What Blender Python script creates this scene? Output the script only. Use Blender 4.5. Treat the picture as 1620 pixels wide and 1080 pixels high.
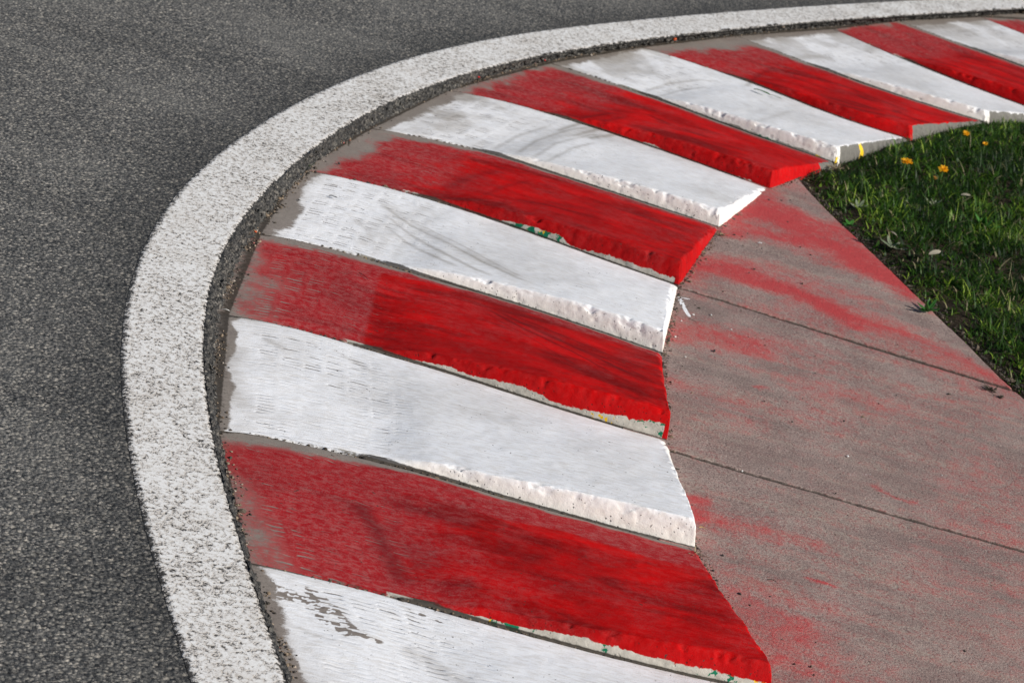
import bpy, math, random
import numpy as np
from mathutils import Matrix, Vector

for o in list(bpy.data.objects):
    bpy.data.objects.remove(o, do_unlink=True)
sc = bpy.context.scene
COL = sc.collection

# ------------------------------------------------------------------ camera
PITCH, ROLL, FPX, CAMH = 0.3813911, 0.2618246, 4000.0, 1.9002
ZB = -0.03                                   # level of the kerb feet and of the apron
_F = np.array([0, math.cos(PITCH), -math.sin(PITCH)])
_R0 = np.array([1.0, 0, 0]); _U0 = np.cross(_R0, _F)
_R = math.cos(ROLL) * _R0 + math.sin(ROLL) * _U0
_U = -math.sin(ROLL) * _R0 + math.cos(ROLL) * _U0
cd = bpy.data.cameras.new('camera'); cam = bpy.data.objects.new('camera', cd); COL.objects.link(cam)
cd.sensor_width = 36.0; cd.lens = FPX / 1620 * 36.0
cd.clip_start = 0.05; cd.clip_end = 500
cam.matrix_world = Matrix(((_R[0], _U[0], -_F[0], 0), (_R[1], _U[1], -_F[1], 0), (_R[2], _U[2], -_F[2], CAMH), (0, 0, 0, 1)))
cd.dof.use_dof = True; cd.dof.focus_distance = 4.5; cd.dof.aperture_fstop = 12.0
sc.camera = cam

# ------------------------------------------------------------------ light
SUN_AZ, SUN_EL = math.radians(-26), math.radians(34)      # azimuth from +x, counter-clockwise
w = bpy.data.worlds.new("World"); sc.world = w; w.use_nodes = True
wn = w.node_tree.nodes; bg = wn['Background']
sky = wn.new('ShaderNodeTexSky'); sky.sky_type = 'NISHITA'; sky.sun_disc = False
sky.sun_elevation = SUN_EL; sky.sun_rotation = math.pi / 2 - SUN_AZ
w.node_tree.links.new(sky.outputs[0], bg.inputs[0]); bg.inputs[1].default_value = 0.07
sd = bpy.data.lights.new('sun', 'SUN'); sd.energy = 5.0; sd.angle = math.radians(0.5); sd.color = (1, 0.95, 0.88)
so = bpy.data.objects.new('sun', sd); COL.objects.link(so)
sv = Vector((math.cos(SUN_AZ) * math.cos(SUN_EL), math.sin(SUN_AZ) * math.cos(SUN_EL), math.sin(SUN_EL)))
so.rotation_euler = sv.to_track_quat('Z', 'Y').to_euler(); so.location = (3, -2, 5)
sc.view_settings.view_transform = 'Standard'; sc.view_settings.look = 'None'
sc.view_settings.exposure = 0.0; sc.view_settings.gamma = 1.0

# ------------------------------------------------------------------ maths helpers
def up(pts, z=ZB):
    """photo pixels (1620 x 1080) -> world x, y on the level z"""
    X = np.array(pts, float).reshape(-1, 2)
    d = ((X[:, 0] - 810) / FPX)[:, None] * _R + ((540 - X[:, 1]) / FPX)[:, None] * _U + _F
    return d[:, :2] * ((z - CAMH) / d[:, 2])[:, None]

def _hash(i, j, k, seed):
    n = (i.astype(np.int64) * 374761393 + j.astype(np.int64) * 668265263 + k.astype(np.int64) * 1274126177 + seed * 974711) & 0x7fffffff
    n = ((n ^ (n >> 13)) * 1274126177) & 0x7fffffff
    n = (n ^ (n >> 16)) * 668265263 & 0x7fffffff
    return ((n ^ (n >> 15)) & 0xffffff) / float(0xffffff)

def vnoise(x, y, z=None, seed=0):
    if z is None: z = np.zeros_like(x)
    xi, yi, zi = np.floor(x), np.floor(y), np.floor(z)
    fx, fy, fz = x - xi, y - yi, z - zi
    fx = fx * fx * (3 - 2 * fx); fy = fy * fy * (3 - 2 * fy); fz = fz * fz * (3 - 2 * fz)
    r = 0
    for a in (0, 1):
        for b in (0, 1):
            for c in (0, 1):
                wgt = (fx if a else 1 - fx) * (fy if b else 1 - fy) * (fz if c else 1 - fz)
                r = r + wgt * _hash(xi + a, yi + b, zi + c, seed)
    return r                                            # 0..1

def fbm(x, y, z=None, scale=1.0, octv=4, seed=0):
    s, amp, tot = 0, 1.0, 0
    zz = None if z is None else z * scale
    x = x * scale; y = y * scale
    for k in range(octv):
        s = s + amp * vnoise(x, y, zz, seed + k * 17); tot += amp
        x = x * 2.03 + 5.1; y = y * 2.03 + 1.7; zz = None if zz is None else zz * 2.03; amp *= 0.5
    return s / tot

def sst(x, a=0.0, b=1.0):
    t = np.clip((x - a) / (b - a), 0, 1); return t * t * (3 - 2 * t)

def resample(P, n, smooth=0):
    P = np.array(P, float)
    for _ in range(smooth):
        Q = P.copy(); Q[1:-1] = 0.25 * P[:-2] + 0.5 * P[1:-1] + 0.25 * P[2:]; P = Q
    # Catmull-Rom by chord length
    d = np.concatenate([[0], np.cumsum(np.linalg.norm(np.diff(P, axis=0), axis=1))])
    m = np.gradient(P, d, axis=0)
    t = np.linspace(0, d[-1], n); i = np.clip(np.searchsorted(d, t) - 1, 0, len(d) - 2)
    h = (d[i + 1] - d[i])[:, None]; u = ((t - d[i]) / (d[i + 1] - d[i]))[:, None]
    return ((2*u**3 - 3*u**2 + 1) * P[i] + (u**3 - 2*u**2 + u) * h * m[i] + (-2*u**3 + 3*u**2) * P[i+1] + (u**3 - u**2) * h * m[i+1])

def seg_dist(X, Y, path):
    """distance of points to a polyline, and the position along it 0..1"""
    best = np.full(X.shape, 1e9); pos = np.zeros(X.shape)
    L = np.concatenate([[0], np.cumsum(np.linalg.norm(np.diff(path, axis=0), axis=1))])
    for k in range(len(path) - 1):
        a, b = path[k], path[k + 1]; ab = b - a; q = ab @ ab + 1e-12
        t = np.clip(((X - a[0]) * ab[0] + (Y - a[1]) * ab[1]) / q, 0, 1)
        d = np.hypot(X - a[0] - t * ab[0], Y - a[1] - t * ab[1])
        m = d < best
        best = np.where(m, d, best); pos = np.where(m, (L[k] + t * (L[k+1] - L[k])) / L[-1], pos)
    return best, pos

# ------------------------------------------------------------------ mesh helpers
def make_mesh(name, V, Fc, mat=None, attrs=None, uv=None, smooth=True):
    me = bpy.data.meshes.new(name)
    V = np.asarray(V, np.float32); Fc = np.asarray(Fc, np.int32)
    n, k = Fc.shape
    me.vertices.add(len(V)); me.vertices.foreach_set('co', V.ravel())
    me.loops.add(n * k); me.loops.foreach_set('vertex_index', Fc.ravel())
    me.polygons.add(n); me.polygons.foreach_set('loop_start', np.arange(0, n * k, k, dtype=np.int32))
    me.polygons.foreach_set('loop_total', np.full(n, k, np.int32))
    me.polygons.foreach_set('use_smooth', np.full(n, smooth, bool))
    if uv is not None:
        l = me.uv_layers.new(name='UVMap'); l.data.foreach_set('uv', np.asarray(uv, np.float32)[Fc.ravel()].ravel())
    for an, av in (attrs or {}).items():
        at = me.attributes.new(an, 'FLOAT', 'POINT'); at.data.foreach_set('value', np.asarray(av, np.float32).ravel())
    me.update(); me.validate()
    if mat: me.materials.append(mat)
    return me

def link(name, me, parent=None, loc=None, **props):
    o = bpy.data.objects.new(name, me); COL.objects.link(o)
    if parent: o.parent = parent
    if loc is not None: o.location = loc
    for k, v in props.items(): o[k] = v
    return o

def grid_faces(nu, nv, off=0):
    a = (np.arange(nu - 1)[:, None] * nv + np.arange(nv - 1)[None]).ravel() + off
    return np.stack([a, a + nv, a + nv + 1, a + 1], 1)

def origin_shift(V):
    V = np.asarray(V, float); c = np.array([(V[:, 0].min() + V[:, 0].max()) / 2, (V[:, 1].min() + V[:, 1].max()) / 2, V[:, 2].min()])
    return V - c, c

# ------------------------------------------------------------------ node helpers
class NT:
    def __init__(s, name):
        s.m = bpy.data.materials.new(name); s.m.use_nodes = True; s.t = s.m.node_tree; s.n = s.t.nodes
        s.b = s.n['Principled BSDF']; s.out = s.n['Material Output']
    def L(s, a, b): s.t.links.new(a, b)
    def new(s, k, **kw):
        n = s.n.new(k)
        for a, v in kw.items(): setattr(n, a, v)
        return n
    def put(s, sock, v):
        if hasattr(v, 'is_linked') or isinstance(v, bpy.types.NodeSocket): s.L(v, sock)
        else: sock.default_value = v
    def math(s, op, a, b=0.0, c=0.0, clamp=False):
        n = s.new('ShaderNodeMath', operation=op); n.use_clamp = clamp
        s.put(n.inputs[0], a); s.put(n.inputs[1], b); s.put(n.inputs[2], c); return n.outputs[0]
    def attr(s, name):
        return s.new('ShaderNodeAttribute', attribute_name=name).outputs['Fac']
    def world(s):
        return s.new('ShaderNodeNewGeometry').outputs['Position']
    def uv(s):
        return s.new('ShaderNodeUVMap', uv_map='UVMap').outputs[0]
    def scaled(s, v, sx, sy, sz=1.0, off=(0, 0, 0)):
        n = s.new('ShaderNodeMapping'); s.L(v, n.inputs[0]); n.inputs['Scale'].default_value = (sx, sy, sz); n.inputs['Location'].default_value = off
        return n.outputs[0]
    def noise(s, v, scale, detail=4, rough=0.55, dist=0.0):
        n = s.new('ShaderNodeTexNoise'); s.L(v, n.inputs['Vector']); n.inputs['Scale'].default_value = scale
        n.inputs['Detail'].default_value = detail; n.inputs['Roughness'].default_value = rough; n.inputs['Distortion'].default_value = dist
        return n.outputs['Fac']
    def vor(s, v, scale, feature='F1', rand=1.0):
        n = s.new('ShaderNodeTexVoronoi', feature=feature); s.L(v, n.inputs['Vector']); n.inputs['Scale'].default_value = scale
        n.inputs['Randomness'].default_value = rand
        return n
    def step(s, v, a, b):
        n = s.new('ShaderNodeMapRange', interpolation_type='SMOOTHSTEP'); s.put(n.inputs[0], v)
        s.put(n.inputs[1], a); s.put(n.inputs[2], b); return n.outputs[0]
    def mix(s, f, a, b, mode='MIX'):
        n = s.new('ShaderNodeMix', data_type='RGBA', blend_type=mode)
        s.put(n.inputs[0], f)
        for i, v in ((6, a), (7, b)):
            if isinstance(v, tuple): n.inputs[i].default_value = (*v[:3], 1)
            else: s.L(v, n.inputs[i])
        return n.outputs[2]
    def ramp(s, v, stops, interp='LINEAR'):
        n = s.new('ShaderNodeValToRGB'); s.L(v, n.inputs[0]); cr = n.color_ramp; cr.interpolation = interp
        while len(cr.elements) < len(stops): cr.elements.new(0.5)
        for e, (p, c) in zip(cr.elements, stops): e.position = p; e.color = (*c, 1)
        return n.outputs[0]
    def bump(s, h, strength, dist, prev=None):
        n = s.new('ShaderNodeBump'); s.L(h, n.inputs['Height']); n.inputs['Strength'].default_value = strength; n.inputs['Distance'].default_value = dist
        if prev is not None: s.L(prev, n.inputs['Normal'])
        return n.outputs[0]
    def done(s, col, rough=0.8, normal=None, spec=0.3):
        s.put(s.b.inputs['Base Color'], col if not isinstance(col, tuple) else (*col, 1)); s.put(s.b.inputs['Roughness'], rough)
        s.b.inputs['Specular IOR Level'].default_value = spec
        if normal is not None: s.L(normal, s.b.inputs['Normal'])
        return s.m

# ------------------------------------------------------------------ materials
def mat_asphalt(name, line=False):
    m = NT(name); p = m.world()
    v1 = m.vor(p, 135); v2 = m.vor(p, 330); n1 = m.noise(p, 45, 5, 0.65); n2 = m.noise(p, 2.2, 4, 0.6); n3 = m.noise(p, 420, 2, 0.6)
    sp1 = m.new('ShaderNodeSeparateColor'); m.L(v1.outputs['Color'], sp1.inputs[0])
    sp2 = m.new('ShaderNodeSeparateColor'); m.L(v2.outputs['Color'], sp2.inputs[0])
    c1 = m.ramp(sp1.outputs[0], [(0.0, (.024, .024, .024)), (0.35, (.060, .060, .059)), (0.62, (.108, .105, .099)), (0.82, (.20, .188, .165)), (1.0, (.40, .365, .31))])
    c2 = m.ramp(sp2.outputs[1], [(0.0, (.010, .010, .010)), (0.45, (.068, .067, .065)), (0.80, (.19, .182, .166)), (1.0, (.42, .38, .33))])
    col = m.mix(0.5, c1, c2)
    edge = m.step(v1.outputs['Distance'], 0.42, 0.74)      # binder between the stones
    pit = m.math('MULTIPLY', m.step(m.noise(p, 110, 3, 0.6), 0.535, 0.62), 0.92)
    col = m.mix(m.math('MULTIPLY', edge, 0.55), col, (.022, .023, .024))
    col = m.mix(pit, col, (.011, .011, .012))  # shadow inside the pits painted dark, the bump casts none
    sw_ = m.noise(m.scaled(p, 1.1, 3.2, 1, (.3, .2, 0)), 1.0, 5, 0.62, 0.8)
    lf = m.math('ADD', m.math('MULTIPLY', n2, 0.9), m.math('ADD', 0.34, m.math('MULTIPLY', sw_, 1.25)))
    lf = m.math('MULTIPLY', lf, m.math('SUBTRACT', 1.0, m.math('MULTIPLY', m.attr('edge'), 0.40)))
    mulc = m.new('ShaderNodeVectorMath', operation='SCALE'); m.L(col, mulc.inputs[0]); m.L(lf, mulc.inputs['Scale'])
    col = mulc.outputs[0]
    dst = m.math('MULTIPLY', m.step(m.math('ADD', m.math('MULTIPLY', sw_, .7), m.math('MULTIPLY', n2, .45)), 0.54, 0.76), m.math('MULTIPLY', m.math('SUBTRACT', 1.0, m.attr('edge'), clamp=True), 0.55))
    col = m.mix(dst, col, m.mix(n3, (.125, .120, .110), (.185, .178, .162)))
    hgt = m.math('ADD', m.math('MULTIPLY', v1.outputs['Distance'], -0.9), m.math('ADD', m.math('MULTIPLY', n1, -1.1), m.math('MULTIPLY', n3, 0.35)))
    rough = 0.75
    if line:
        pn = m.noise(p, 112, 3, 0.62); pn2 = m.noise(p, 5, 4, 0.7); pn3 = m.noise(p, 260, 2, 0.5)
        s_ = m.math('ADD', pn, m.math('ADD', m.math('MULTIPLY', pn3, 0.42), m.math('MULTIPLY', pn2, 0.30)))
        s_ = m.math('ADD', m.math('SUBTRACT', s_, 0.07), m.math('MULTIPLY', m.attr('rim'), 0.25))
        bare = m.step(s_, 0.895, 0.985)
        grime = m.step(s_, 0.66, 0.90)
        stain = m.step(m.noise(p, 9, 6, 0.75), 0.47, 0.72)
        paint = m.mix(m.noise(p, 300, 2), (.62, .615, .60), (.85, .85, .84))
        paint = m.mix(m.math('MULTIPLY', grime, 0.62), paint, (.36, .31, .26))
        paint = m.mix(m.math('MULTIPLY', stain, 0.28), paint, (.42, .36, .29))
        col = m.mix(bare, paint, m.mix(0.75, col, (.020, .016, .013)))  # bare specks, darkened further by painted pit shadow
        hgt = m.math('ADD', m.math('MULTIPLY', m.step(s_, 0.80, 0.96), -2.0), m.math('MULTIPLY', m.noise(p, 330, 3), .35))
        rough = 0.6
        nrm = m.bump(hgt, 0.55, 0.0014)
    else:
        nrm = m.bump(hgt, 1.0, 0.0042)
    return m.done(col, rough, nrm, 0.35)

def concrete_nodes(m, p):
    a = m.noise(p, 12, 5, 0.6); b = m.noise(p, 130, 4, 0.65); c = m.noise(p, 3, 3)
    col = m.mix(a, (.155, .132, .118), (.285, .250, .222))
    col = m.mix(m.math('MULTIPLY', m.step(b, 0.5, 0.72), 0.5), col, (.11, .095, .082))
    col = m.mix(m.math('MULTIPLY', m.step(c, 0.4, 0.7), 0.3), col, (.20, .185, .16))
    return col, a, b

def mat_kerb(name, red):
    m = NT(name); p = m.world(); uv = m.uv()
    conc, na, nb = concrete_nodes(m, p)
    cov, fresh, dirt, foot, face = (m.attr(k) for k in ('cov', 'fresh', 'dirt', 'foot', 'face'))
    streak = m.noise(m.scaled(uv, *((48, 150) if red else (36, 150))), 1.0, 5, 0.66, 0.5)              # brushing along the block
    fine = m.noise(p, 420, 3, 0.6); med = m.noise(p, 70, 5, 0.65); big = m.noise(m.scaled(uv, 5, 13), 1.0, 4, 0.6)
    # rows of short tread scratches in the first third
    warp = m.new('ShaderNodeVectorMath', operation='ADD')
    wv = m.new('ShaderNodeTexNoise'); m.L(uv, wv.inputs['Vector']); wv.inputs['Scale'].default_value = 22
    wsc = m.new('ShaderNodeVectorMath', operation='SCALE'); m.L(wv.outputs['Color'], wsc.inputs[0]); wsc.inputs['Scale'].default_value = 0.013
    m.L(uv, warp.inputs[0]); m.L(wsc.outputs[0], warp.inputs[1])
    sx = m.new('ShaderNodeSeparateXYZ'); m.L(warp.outputs[0], sx.inputs[0])
    cx = m.math('FRACT', m.math('MULTIPLY', sx.outputs[0], 23.0)); cy = m.math('FRACT', m.math('MULTIPLY', m.math('ADD', sx.outputs[1], m.math('MULTIPLY', sx.outputs[0], 0.07)), 74.0))
    dash = m.math('MULTIPLY', m.math('SUBTRACT', 1.0, m.step(m.math('ABSOLUTE', m.math('SUBTRACT', cy, 0.5)), 0.07, 0.25)),
                  m.math('SUBTRACT', 1.0, m.step(m.math('ABSOLUTE', m.math('SUBTRACT', cx, 0.5)), 0.28, 0.46)))
    dash = m.math('MULTIPLY', dash, m.step(m.noise(m.scaled(uv, 12, 40), 1.0, 2), 0.42, 0.60))
    dash = m.math('MULTIPLY', dash, m.attr('tread'))
    # coverage of the paint
    s_ = m.math('ADD', cov, m.math('MULTIPLY', m.math('SUBTRACT', streak, 0.5), 0.75))
    s_ = m.math('ADD', s_, m.math('MULTIPLY', m.math('SUBTRACT', fine, 0.5), 0.5))
    s_ = m.math('ADD', s_, m.math('MULTIPLY', m.math('SUBTRACT', med, 0.5), 0.55))
    s_ = m.math('SUBTRACT', s_, m.math('MULTIPLY', dash, 0.65 if red else 0.45))
    if red:
        k = m.step(s_, 0.14, 0.66)
        worn = m.mix(med, (.25, .007, .010), (.42, .016, .022))
        fr = m.mix(m.step(big, .3, .7), (.30, .0008, .0012), (.56, .0012, .0020))
        bl = m.noise(m.scaled(uv, 3.2, 9), 1.0, 5, 0.65, .6)
        fr = m.mix(m.math('MULTIPLY', m.step(bl, 0.46, 0.66), 0.85), fr, (.15, .0015, .0022))
        worn = m.mix(m.math('MULTIPLY', m.step(bl, 0.46, 0.68), 0.65), worn, (.17, .006, .009))
        paint = m.mix(fresh, worn, fr)
        thin = m.math('MULTIPLY', m.step(m.math('ADD', m.math('ADD', m.math('MULTIPLY', streak, .5), m.math('MULTIPLY', med, .5)), m.math('MULTIPLY', fine, 0.5)), 0.66, 0.90), m.math('SUBTRACT', 0.50, m.math('MULTIPLY', fresh, 0.42)))
        paint = m.mix(thin, paint, (.34, .15, .14))
        paint = m.mix(m.math('MULTIPLY', m.step(streak, 0.36, 0.62), m.math('MULTIPLY', face, -0.0)), paint, (.2, .0, .0))
        paint = m.mix(m.math('MULTIPLY', dirt, m.math('ADD', 0.5, m.math('MULTIPLY', streak, 0.7)), clamp=True), paint, (.060, .008, .010))
        paint = m.mix(m.math('MULTIPLY', face, 0.75), paint, m.mix(med, (.30, .004, .005), (.58, .008, .010)))  # brighter sunlit red of the cast faces painted into the colour
        rough = 0.85
    else:
        k = m.step(s_, 0.26, 0.62)
        paint = m.mix(streak, (.72, .735, .765), (.88, .89, .915))
        sc_ = m.math('MULTIPLY', m.step(m.math('ADD', streak, m.math('MULTIPLY', fine, 0.35)), 0.58, 0.84), 0.50)
        paint = m.mix(sc_, paint, (.50, .47, .43))
        dd = m.math('MULTIPLY', dirt, m.math('ADD', 0.45, m.math('MULTIPLY', streak, 0.8)), clamp=True)
        paint = m.mix(dd, paint, (.30, .275, .245))
        paint = m.mix(m.math('MULTIPLY', face, 0.9), paint, m.mix(med, (.74, .69, .61), (.88, .84, .77)))  # warm sunlit cream of the cast faces painted into the colour
        rough = 0.62
    col = m.mix(k, conc, paint)
    # small dark nicks
    nick = m.math('MULTIPLY', m.math('MULTIPLY', m.step(m.noise(p, 150, 2, 0.4), 0.70, 0.73), m.step(m.noise(p, 11, 3), 0.5, 0.6)), 0.85)
    col = m.mix(nick, col, (.05, .04, .035))
    # pores on the cast faces
    pore = m.vor(p, 120); pm = m.math('MULTIPLY', m.math('SUBTRACT', 1.0, m.step(pore.outputs['Distance'], 0.14, 0.26)), m.step(m.noise(p, 40, 2), 0.47, 0.58))
    pm = m.math('MULTIPLY', pm, face)
    col = m.mix(m.math('MULTIPLY', pm, 0.85), col, (.03, .022, .02))
    # strip along the foot: other coats, cement, dirt, old green and yellow paint
    fcol = m.mix(m.noise(p, 55, 5, 0.65), (.10, .085, .07), (.50, .475, .42)) if not red else m.mix(m.noise(p, 42, 5, 0.65), (.16, .14, .11), (.78, .74, .66))
    og = m.math('ADD', m.math('MULTIPLY', m.noise(p, 7, 1), .6), m.math('MULTIPLY', m.noise(p, 55, 3, 0.6, 0.3), .5)); oy = m.math('ADD', m.math('MULTIPLY', m.noise(m.scaled(p, 1, 1, 1, (7.3, 2.1, 4.0)), 7, 1), .6), m.math('MULTIPLY', m.noise(p, 80, 3, 0.6, 0.3), .5))
    fcol = m.mix(m.step(og, 0.662, 0.676), fcol, (.012, .16, .085))
    fcol = m.mix(m.step(oy, 0.69, 0.702), fcol, (.72, .45, .02))
    fm = m.step(m.math('ADD', foot, m.math('MULTIPLY', m.math('SUBTRACT', m.noise(p, 85, 4, 0.6), 0.5), 0.9)), 0.42, 0.56)
    col = m.mix(fm, col, fcol)
    # dirty joint; foot shadow of the faces is painted in with the dirt
    j = m.step(m.math('ADD', m.attr('joint'), m.math('MULTIPLY', m.math('SUBTRACT', m.noise(p, 120, 4), 0.5), 0.7)), 0.35, 0.75)
    col = m.mix(m.math('MULTIPLY', j, 0.92), col, m.mix(nb, (.010, .009, .007), (.075, .062, .050)))
    bare = m.step(m.math('ADD', m.attr('bare'), m.math('MULTIPLY', m.math('SUBTRACT', med, 0.5), 0.6)), 0.45, 0.55)
    col = m.mix(bare, col, m.mix(m.math('ADD', m.math('MULTIPLY', nb, .5), m.math('MULTIPLY', med, .5)), (.045, .043, .038), (.27, .26, .235)))
    col = m.mix(m.step(m.math('ADD', m.attr('drip'), m.math('MULTIPLY', m.math('SUBTRACT', med, .5), .5)), .45, .55), col, (.82, .55, .03))
    h1 = m.math('ADD', m.math('MULTIPLY', streak, 0.6), m.math('ADD', m.math('MULTIPLY', fine, 0.35), m.math('MULTIPLY', dash, -0.8)))
    n_ = m.bump(h1, 0.75, 0.0016)
    hf = m.math('MULTIPLY', m.math('SUBTRACT', m.math('ADD', m.math('MULTIPLY', med, 1.0), m.math('MULTIPLY', nb, 0.6)), m.math('MULTIPLY', pm, 1.3)), m.math('ADD', m.math('MULTIPLY', face, 0.9), 0.18))
    n_ = m.bump(hf, 0.6, 0.0016, n_)
    return m.done(col, rough, n_, 0.06 if red else 0.15)

def mat_apron():
    m = NT('apron_concrete'); p = m.world()
    q = m.scaled(p, 1, 1, 1)
    rot = m.new('ShaderNodeMapping'); m.L(p, rot.inputs[0]); rot.inputs['Rotation'].default_value = (0, 0, math.radians(38)); rot.inputs['Scale'].default_value = (3.0, 17, 1)
    sw = m.noise(rot.outputs[0], 1.0, 5, 0.6, 0.5)
    a = m.noise(p, 7, 5, 0.62); f1 = m.noise(p, 210, 3, 0.65); f2 = m.noise(p, 520, 2, 0.6); md = m.noise(p, 40, 5, 0.65)
    col = m.mix(m.step(a, 0.3, 0.72), (.225, .158, .142), (.325, .248, .220))
    col = m.mix(m.math('MULTIPLY', m.step(sw, 0.45, 0.70), 0.6), col, (.335, .295, .245))
    col = m.mix(m.math('MULTIPLY', m.math('SUBTRACT', 1.0, m.step(sw, 0.30, 0.45)), 0.28), col, (.135, .110, .098))
    g = m.math('ADD', m.math('MULTIPLY', f1, 0.6), m.math('MULTIPLY', f2, 0.4))
    col = m.mix(m.math('MULTIPLY', m.step(g, 0.50, 0.64), 0.72), col, (.078, .058, .052))
    col = m.mix(m.math('MULTIPLY', m.math('SUBTRACT', 1.0, m.step(g, 0.34, 0.48)), 0.65), col, (.46, .385, .34))
    red = m.attr('red')
    rs = m.math('ADD', m.math('ADD', red, m.math('MULTIPLY', m.math('SUBTRACT', a, 0.5), 0.45)), m.math('ADD', m.math('MULTIPLY', m.math('SUBTRACT', md, 0.5), 1.0), m.math('ADD', m.math('MULTIPLY', m.math('SUBTRACT', f1, 0.5), 0.8), m.math('MULTIPLY', m.math('SUBTRACT', sw, 0.5), 0.95))))
    rk = m.math('MULTIPLY', m.step(rs, 0.06, 1.05), 0.9)
    col = m.mix(rk, col, m.mix(f1, (.50, .030, .035), (.38, .040, .045)))
    dk = m.step(m.math('ADD', m.attr('dark'), m.math('MULTIPLY', m.math('SUBTRACT', md, 0.5), 0.8)), 0.25, 1.0)
    col = m.mix(m.math('MULTIPLY', dk, 0.5), col, (.095, .075, .068))
    wk = m.step(m.math('ADD', m.attr('white'), m.math('MULTIPLY', m.math('SUBTRACT', md, 0.5), 1.3)), 0.42, 0.55)
    col = m.mix(wk, col, (.80, .80, .82))
    spk = m.step(m.noise(p, 110, 2, 0.4), 0.74, 0.77)
    col = m.mix(m.math('MULTIPLY', spk, 0.7), col, (.05, .04, .04))
    j = m.attr('joint'); jk = m.step(m.math('ADD', j, m.math('MULTIPLY', m.math('SUBTRACT', m.noise(p, 90, 3), 0.5), 0.6)), 0.4, 0.7)
    col = m.mix(m.math('MULTIPLY', jk, 0.85), col, (.05, .042, .035))
    n_ = m.bump(g, 1.0, 0.0034); n_ = m.bump(m.math('ADD', md, m.math('MULTIPLY', sw, .6)), 0.5, 0.003, n_)
    return m.done(col, 0.85, n_, 0.2)

def mat_soil(name='soil', dark=1.0):
    m = NT(name); p = m.world()
    a = m.noise(p, 30, 6, 0.7); b = m.noise(p, 160, 4, 0.65)
    col = m.mix(a, (.020 * dark, .015 * dark, .010 * dark), (.085 * dark, .062 * dark, .042 * dark))
    col = m.mix(m.step(b, 0.55, 0.72), col, (.15 * dark, .12 * dark, .085 * dark))
    return m.done(col, 0.95, m.bump(m.math('ADD', a, b), 1.0, 0.006), 0.1)

def mat_grit():
    m = NT('grit'); r = m.attr('rnd')
    col = m.ramp(r, [(0.0, (.030, .027, .024)), (0.35, (.085, .070, .055)), (0.6, (.17, .125, .085)), (0.85, (.28, .22, .16)), (0.985, (.42, .37, .32)), (1.0, (.50, .05, .04))])
    return m.done(col, 0.9, m.bump(m.noise(m.world(), 500, 3), 0.6, 0.001), 0.2)

def mat_leafy(name, lo, hi, trans=0.35, rough=0.5):
    m = NT(name); r = m.attr('rnd')
    col = m.mix(r, lo, hi)
    m.put(m.b.inputs['Base Color'], col); m.b.inputs['Roughness'].default_value = rough; m.b.inputs['Specular IOR Level'].default_value = 0.35
    tr = m.new('ShaderNodeBsdfTranslucent'); m.L(m.mix(0.6, col, hi), tr.inputs[0])
    mx = m.new('ShaderNodeMixShader'); mx.inputs[0].default_value = trans
    m.L(m.b.outputs[0], mx.inputs[1]); m.L(tr.outputs[0], mx.inputs[2]); m.L(mx.outputs[0], m.out.inputs[0])
    return m.m

def mat_grass():
    m = NT('grass_blade'); r = m.attr('rnd'); dry = m.attr('dry')
    col = m.ramp(r, [(0.0, (.006, .018, .003)), (0.45, (.018, .056, .005)), (0.74, (.055, .140, .010)), (1.0, (.27, .38, .045))])
    col = m.mix(dry, col, (.32, .27, .16))
    m.put(m.b.inputs['Base Color'], col); m.b.inputs['Roughness'].default_value = 0.5; m.b.inputs['Specular IOR Level'].default_value = 0.22
    tr = m.new('ShaderNodeBsdfTranslucent'); m.L(m.mix(0.5, col, (.10, .22, .02)), tr.inputs[0])
    mx = m.new('ShaderNodeMixShader'); mx.inputs[0].default_value = 0.33
    m.L(m.b.outputs[0], mx.inputs[1]); m.L(tr.outputs[0], mx.inputs[2]); m.L(mx.outputs[0], m.out.inputs[0])
    return m.m

def mat_plain(name, c, rough=0.7):
    m = NT(name); p = m.world(); n = m.noise(p, 260, 4, 0.6)
    d = tuple(x * 0.55 for x in c)
    return m.done(m.mix(n, d, tuple(min(1, x * 1.25) for x in c)), rough, m.bump(n, 0.5, 0.0008), 0.25)

M_ASPH, M_LINE = mat_asphalt('asphalt'), mat_asphalt('line_paint', True)
M_RED, M_WHITE = mat_kerb('red_kerb_paint', True), mat_kerb('white_kerb_paint', False)
M_APRON, M_SOIL, M_GRIT, M_GRASS = mat_apron(), mat_soil('soil', .7), mat_grit(), mat_grass()

# ------------------------------------------------------------------ traced lines of the place
OUTER = [(423,180),(343,240),(307,268),(260,320),(230,373),(210,420),(195,470),(189,520),(187,570),(190,625),(200,710),(223,833),(260,940),(303,1080)][::-1] + [(545,118),(690,75),(800,52),(960,35),(1160,15),(1400,2),(1500,-3)]
INNER = [(568,180),(503,227),(440,277),(387,333),(347,393),(327,447),(318,513),(319,580),(328,661),(345,742),(368,822),(395,908),(430,1010),(456,1080)][::-1] + [(625,156),(700,127),(760,108),(830,90),(960,69),(1100,52),(1240,38),(1400,25),(1620,13)]
FOOT = [(459,1072),(411,945),(381,835),(357,742),(344,661),(342,600),(345,554),(349,500),(365,440),(393,388),(427,338),(463,292),(513,240),(563,214),(613,187),(650,167),(700,146),(767,123),(833,104),(900,88),(1000,73),(1100,61),(1167,54),(1240,47),(1302,42),(1387,34),(1501,27),(1620,20)]
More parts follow.
